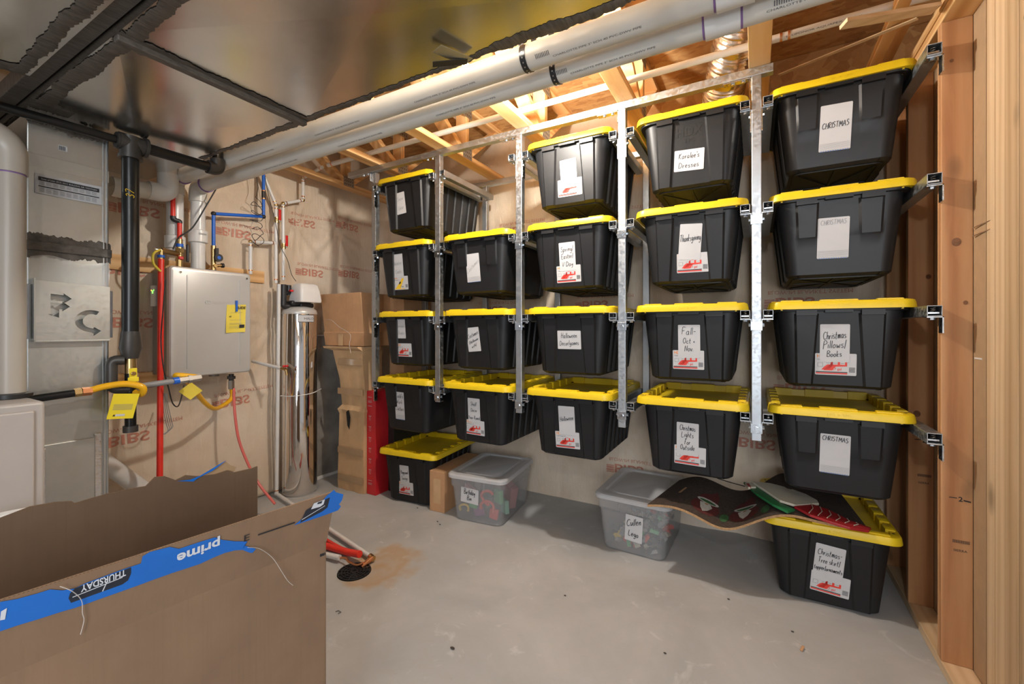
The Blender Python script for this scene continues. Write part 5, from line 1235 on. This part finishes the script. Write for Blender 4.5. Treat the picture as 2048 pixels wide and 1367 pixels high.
for cx in (.27,.47):
    matpatch(m,ell(cx,.27,.075,.17),'matred',.0132); matpatch(m,[(cx-.06,.42),(cx-.02,.45),(cx+.05,.42),(cx+.045,.60),(cx+.02,.74),(cx-.005,.62),(cx-.045,.55)],'matred',.0136)
    matpatch(m,ell(cx,.41,.060,.055),'matwhite',.0142); matpatch(m,ell(cx,.40,.045,.030),'matgreen',.0148)
    matpatch(m,[(cx-.035,.34),(cx-.01,.36),(cx+.02,.35),(cx+.035,.30),(cx+.02,.20),(cx,.15),(cx-.02,.22)],'matwhite',.0142); matpatch(m,ell(cx,.335,.010,.018,8),'coir',.0152)
    matpatch(m,ell(cx+.105,.20,.022,.09),'matgreen',.0136)
matpatch(m,[(.10,.40),(.115,.40),(.125,.58),(.112,.59)],'coir',.014)
m.build('printed_gnomes',t,60)
# painted wooden gnome lying on the mat, hat tip to the right
t=thing('gnome_ornament','painted wooden gnome with red striped hat lying on the brown mat','ornament')
def gp(px,py,dz=0):
    p=at(px,py,Z=.452+dz); return p
def slab(m,pix,mat,z=.452,th=.012,name=None,tilt=0):
    top=[Vector((at(a,b,Z=z).x,at(a,b,Z=z).y,z+tilt*(a-1600))) for a,b in pix]; m.loft([[p-Vector((0,0,th)) for p in top],top],mat)
T=-.00022
m=MB(); slab(m,[(1502,969),(1530,985),(1560,1003),(1592,1010),(1638,1002),(1634,996),(1612,986),(1575,976),(1540,970)],'gwhite',.458,tilt=T); m.build('beard',t,0,.002)
m=MB(); slab(m,[(1487,972),(1503,972),(1530,990),(1560,1008),(1590,1018),(1575,1024),(1545,1012),(1512,993)],'ggreen',.448,tilt=T); m.build('coat',t,0,.002)
m=MB(); slab(m,[(1588,1012),(1620,1004),(1655,1012),(1680,1022),(1700,1030),(1742,1040),(1738,1046),(1700,1044),(1660,1036),(1620,1026)],'gred',.455,tilt=T); h_=m.build('striped_hat',t,0,.002)
m=MB()
for k in range(6):
    a=at(1622+k*18,1004+k*6.0,Z=.455); b_=at(1618+k*18,1024+k*3.2,Z=.455); a.z=.4565+T*(22+k*18)+.001; b_.z=a.z; mid=(a+b_)/2+Vector((.012,0,0))
    m.tube([a,mid,b_],.0018,'gwhite',6)
m.build('white_stripe',h_,60)
m=MB(); slab(m,[(1490,973),(1506,972),(1512,980),(1496,982)],'gwhite',.456,tilt=T); slab(m,[(1492,975),(1498,974),(1502,981),(1497,981)],'gred',.457,tilt=T); m.build('striped_cuff',t,0)
m=MB(); m.tube([at(1435,956,Z=.46),at(1460,964,Z=.462),at(1490,972,Z=.46)],.003,'bplastic',6); m.build('stick',t,60)
# ================================================================== BIG OPEN CARTON IN THE FOREGROUND
t=thing('large_carton','big open brown cardboard box with blue tape in the left foreground','box')
F0=at(652,1082,Z=.75); F1=Vector((-1.057,.20,.75)); dirf=(F0-F1).normalized(); F1=F0-dirf*.90
nb=Vector((-dirf.y,dirf.x,0))       # towards -X
Wd=.285
p0=at(515,935,Z=.91); Fb0=Vector((p0.x,p0.y,.75)); Fb1=Fb0-dirf*.90
th=.005
def panel(m,a,b,c,d,mat,th=.005,inner=None):
    n=(b-a).cross(d-a).normalized()*th
    m.add([a,b,c,d,a-n,b-n,c-n,d-n],[(0,1,2,3),(7,6,5,4),(0,4,5,1),(1,5,6,2),(2,6,7,3),(3,7,4,0)],mat)
z0=Vector((0,0,-.749)); inn=-nb
m=MB()
panel(m,F1+z0,F0+z0,F0,F1,'card'); panel(m,F0+z0,Fb0+z0,Fb0,F0,'card'); panel(m,Fb0+z0,Fb1+z0,Fb1,Fb0,'card'); panel(m,Fb1+z0,F1+z0,F1,Fb1,'card'); panel(m,F1+z0,F0+z0,Fb0+z0,Fb1+z0,'card')
m.build('box_body',t,0)
m=MB(); e_=.006
def lin(a,b,o): m.add([a+z0+o,b+z0+o,b+o,a+o],[(0,1,2,3)],'card_shade')
lin(Fb0-dirf*e_,Fb1,-nb*e_); lin(F0-dirf*e_,F1,nb*e_); lin(F0-dirf*e_,Fb0-dirf*e_,Vector((0,0,0))); m.build('inner_shade',t,0)  # thin dark sheets that paint the shade on the inner walls
# front flap, leaning out
out=nb*-.028+Vector((0,0,.135)); TL0=F0+out; TL1=F1+out
m=MB(); panel(m,F1,F0+dirf*.002,TL0+dirf*.012,TL1,'card'); 
n_=60
for i in range(n_*3):
    a=TL1+(TL0-TL1)*(i+.2)/(n_*3); b_=TL1+(TL0-TL1)*(i+.6)/(n_*3); m.add([a+Vector((0,0,.0006))-nb*0,b_+Vector((0,0,.0006)),b_+nb*.004+Vector((0,0,.0006)),a+nb*.004+Vector((0,0,.0006))],[(0,1,2,3)],'card_shade')
fl=m.build('front_flap',t,0)
# the rear flap stands up with a torn edge
Bt=[(515,932),(505,936),(470,944),(455,940),(430,948),(395,952),(372,950),(352,960),(330,952),(310,954),(292,972),(255,978),(230,985),(215,987),(150,1006),(143,1002),(110,1004),(60,1013),(0,1036)]

def bpnt(px,py):
    # meet the sight line with the flap's plane (vertical plane through p0,p1)
    nrm=dirf.cross(p0-Fb0).normalized(); r=at(px,py,Z=.9)-Vector((0,0,CAMH)); k=(p0-Vector((0,0,CAMH))).dot(nrm)/r.dot(nrm); return Vector((0,0,CAMH))+r*k
top=[bpnt(a,b_) for a,b_ in Bt]; top.append(top[-1]-dirf*.25)
m=MB(); nn_=-dirf.cross(p0-Fb0).normalized()*.005; nn_=nn_ if nn_.x>0 else -nn_; base=[]
for i,p in enumerate(top):
    k=i/(len(top)-1); s_=(top[0]-p).dot(dirf); bp_=Fb0-dirf*s_+Vector((0,0,0)); base.append(bp_)
vs=[];fs=[]
for p,bb in zip(top,base): vs+=[bb,p,p-nn_,bb-nn_]
for i in range(len(top)-1):
    a=4*i; fs+=[(a,a+1,a+5,a+4),(a+1,a+2,a+6,a+5),(a+2,a+3,a+7,a+6)]
fs+=[(0,3,2,1)]
m.add(vs,[f_ for f_ in fs if (f_[0]%4,f_[1]%4)!=(2,3)],'card_shade'); m.add(vs,[f_ for f_ in fs if (f_[0]%4,f_[1]%4)==(2,3)],'card'); rf=m.build('rear_flap',t,0)
m=MB(); P_=[(353,961),(380,958),(400,950),(452,919),(449,922),(425,940),(395,955),(386,962)]
m.add([bpnt(a,b_)+nn_*.6 for a,b_ in P_],[tuple(range(len(P_)))],'tapeb'); m.build('blue_tape',rf,0)
m=MB(); P_=[(400,953),(452,922),(462,930),(474,934),(470,942),(430,950)]
m.add([bpnt(a,b_)-nn_*.8 for a,b_ in P_],[tuple(range(len(P_)))],'clrtape'); m.build('torn_paper',rf,0)
# blue tape along the front flap: placed on the flap plane
fn=(dirf.cross(out)).normalized(); 
if fn.x<0: fn=-fn
def fp(px,py,o=.0015):
    r=at(px,py,Z=.8)-Vector((0,0,CAMH)) if py>HOR else None
    k=((F0-Vector((0,0,CAMH))).dot(fn)+o)/r.dot(fn); return Vector((0,0,CAMH))+r*k
m=MB()
upper=[(0,1203),(35,1197),(75,1186),(100,1178),(125,1180),(150,1176),(170,1166),(200,1155),(240,1140),(282,1126),(285,1112),(300,1103),(340,1093),(358,1097),(400,1083),(430,1074),(445,1079),(470,1082),(495,1082),(488,1090),(512,1097)]
lower=[(0,1262),(35,1250),(75,1238),(100,1230),(125,1222),(150,1215),(170,1208),(200,1197),(240,1183),(282,1168),(300,1161),(320,1154),(345,1145),(370,1137),(400,1127),(430,1113),(450,1105),(470,1100),(485,1099),(500,1105),(505,1105)]
vs=[fp(*p) for p in upper]+[fp(*p) for p in lower]; n=len(upper)
m.add(vs,[(i,i+1,n+i+1,n+i) for i in range(n-1)],'tapeb'); tp=m.build('blue_tape',fl,0)
def fpoly(m,pts,mat,o=.002): m.add([fp(a,b_,o) for a,b_ in pts],[tuple(range(len(pts)))],mat)
m=MB(); fpoly(m,[(140,1186),(150,1176),(160,1172),(262,1134),(262,1146),(256,1160),(245,1168),(142,1205),(137,1196)],'tapeblk')
X=(fp(260,1150)-fp(140,1195)).normalized(); Y=fn.cross(X).normalized()
# upside-down print
place_text(m,'THURSDAY',fp(252,1138,.0026),-X,-Y,.013,'wprint',width=(fp(255,1140)-fp(160,1172)).length*.95,bold=.02,off=.0)
place_text(m,'prime',fp(440,1077,.0026),-X,-Y,.022,'wprint',width=.075,bold=.03,off=.0)
fpoly(m,[(145,1193),(245,1153),(245,1154.5),(145,1194.5)],'wprint',.0024); fpoly(m,[(212,1165),(214,1165),(206,1182),(204,1182)],'wprint',.0024)
fpoly(m,[(2,1222),(14,1215),(10,1238),(0,1240)],'wprint',.0024)
m.build('tape_print',tp,0)
m=MB(); fpoly(m,[(588,1050),(640,1008),(652,992),(662,984),(668,979),(672,984),(687,988),(684,1000),(678,1008),(682,1012),(676,1020),(640,1033)],'tapeb',.0015); tp2=m.build('blue_tape',fl,0)
m=MB(); fpoly(m,[(600,1045),(612,1020),(640,1003),(660,994),(655,1014),(645,1022)],'tapeblk',.002); fpoly(m,[(622,1018),(628,1006),(650,998),(647,1008),(640,1013)],'wprint',.0024); fpoly(m,[(634,1008),(636,1004),(645,1001),(643,1006)],'tapeblk',.0028)
fpoly(m,[(604,1038),(650,1010),(650,1011.2),(604,1039.2)],'wprint',.0026); m.build('tape_print',tp2,0)
m=MB(); fpoly(m,[(516,1068),(590,1043),(590,1045.5),(516,1070.5)],'ink'); place_text(m,'E',fp(488,1083,.0022),X,Y,.016,'ink',width=.011,off=.0); m.build('printed_line',fl,0)
fn2=Vector((-nb.x,-nb.y,0)).normalized()
def fb(px,py,o=.001):
    r=at(px,py,Z=.5)-Vector((0,0,CAMH)); k=((F0-Vector((0,0,CAMH))).dot(fn2)+o)/r.dot(fn2); return Vector((0,0,CAMH))+r*k
m=MB(); m.add([fb(640,1108),fb(651,1104),fb(651,1109),fb(640,1113)],[(0,1,2,3)],'ink'); m.build('printed_line',t,0)
for pts,pp in (([(495,1094),(520,1097),(545,1115),(562,1140),(575,1160),(586,1170)],'a'),([(120,1172),(145,1182),(163,1200),(165,1225),(168,1240),(161,1268)],'b')):
    m=MB(); m.tube(spline([fp(a,b_,.006) if b_<1115 or pp=='b' else fb(a,b_,.012) for a,b_ in pts],5),.0007,'string',6); m.build('loose_thread',t,60)
# ================================================================== FLOOR DEBRIS
deb=[(905,1295,'brown'),(1605,1297,'chip'),(835,1015,'d'),(1130,1190,'d'),(676,1223,'st'),(1330,1305,'d'),(1457,1197,'d'),(1585,1262,'d'),(875,1042,'d'),(880,1048,'d')]
for i,(a,b_,kd) in enumerate(deb):
    p=at(a,b_,Z=.004)
    if kd=='chip': o=MB().bar(p+Vector((-.006,-.014,0)),p+Vector((.004,.014,.004)),.010,.006,'card_o').build('wood_chip',None,0,.002); tag(o,'curved brown wood chip on the floor near the right floor bin','wood chip')
    elif kd=='st': o=MB().tube([p+Vector((-.012,-.004,0)),p+Vector((-.006,.008,0)),p+Vector((.014,.006,0)),p+Vector((.010,-.008,0))],.0015,'dirt',6).build('wire_staple',None,60); tag(o,'bent dark wire staple on the floor beside the large carton','staple')
    elif kd=='brown': o=MB().ball(p,.009,'dirt',5,7,(1.3,.7,.4)).build('crumb',None,0); tag(o,'dark brown crumb on the open floor at the bottom centre','crumb')
    else: o=MB().ball(p,.004,'dirt',5,7,(1.6,.8,.6)).build('crumb',None,0); tag(o,'tiny dark speck of debris lying on the grey concrete floor','crumb','tiny specks on the floor')
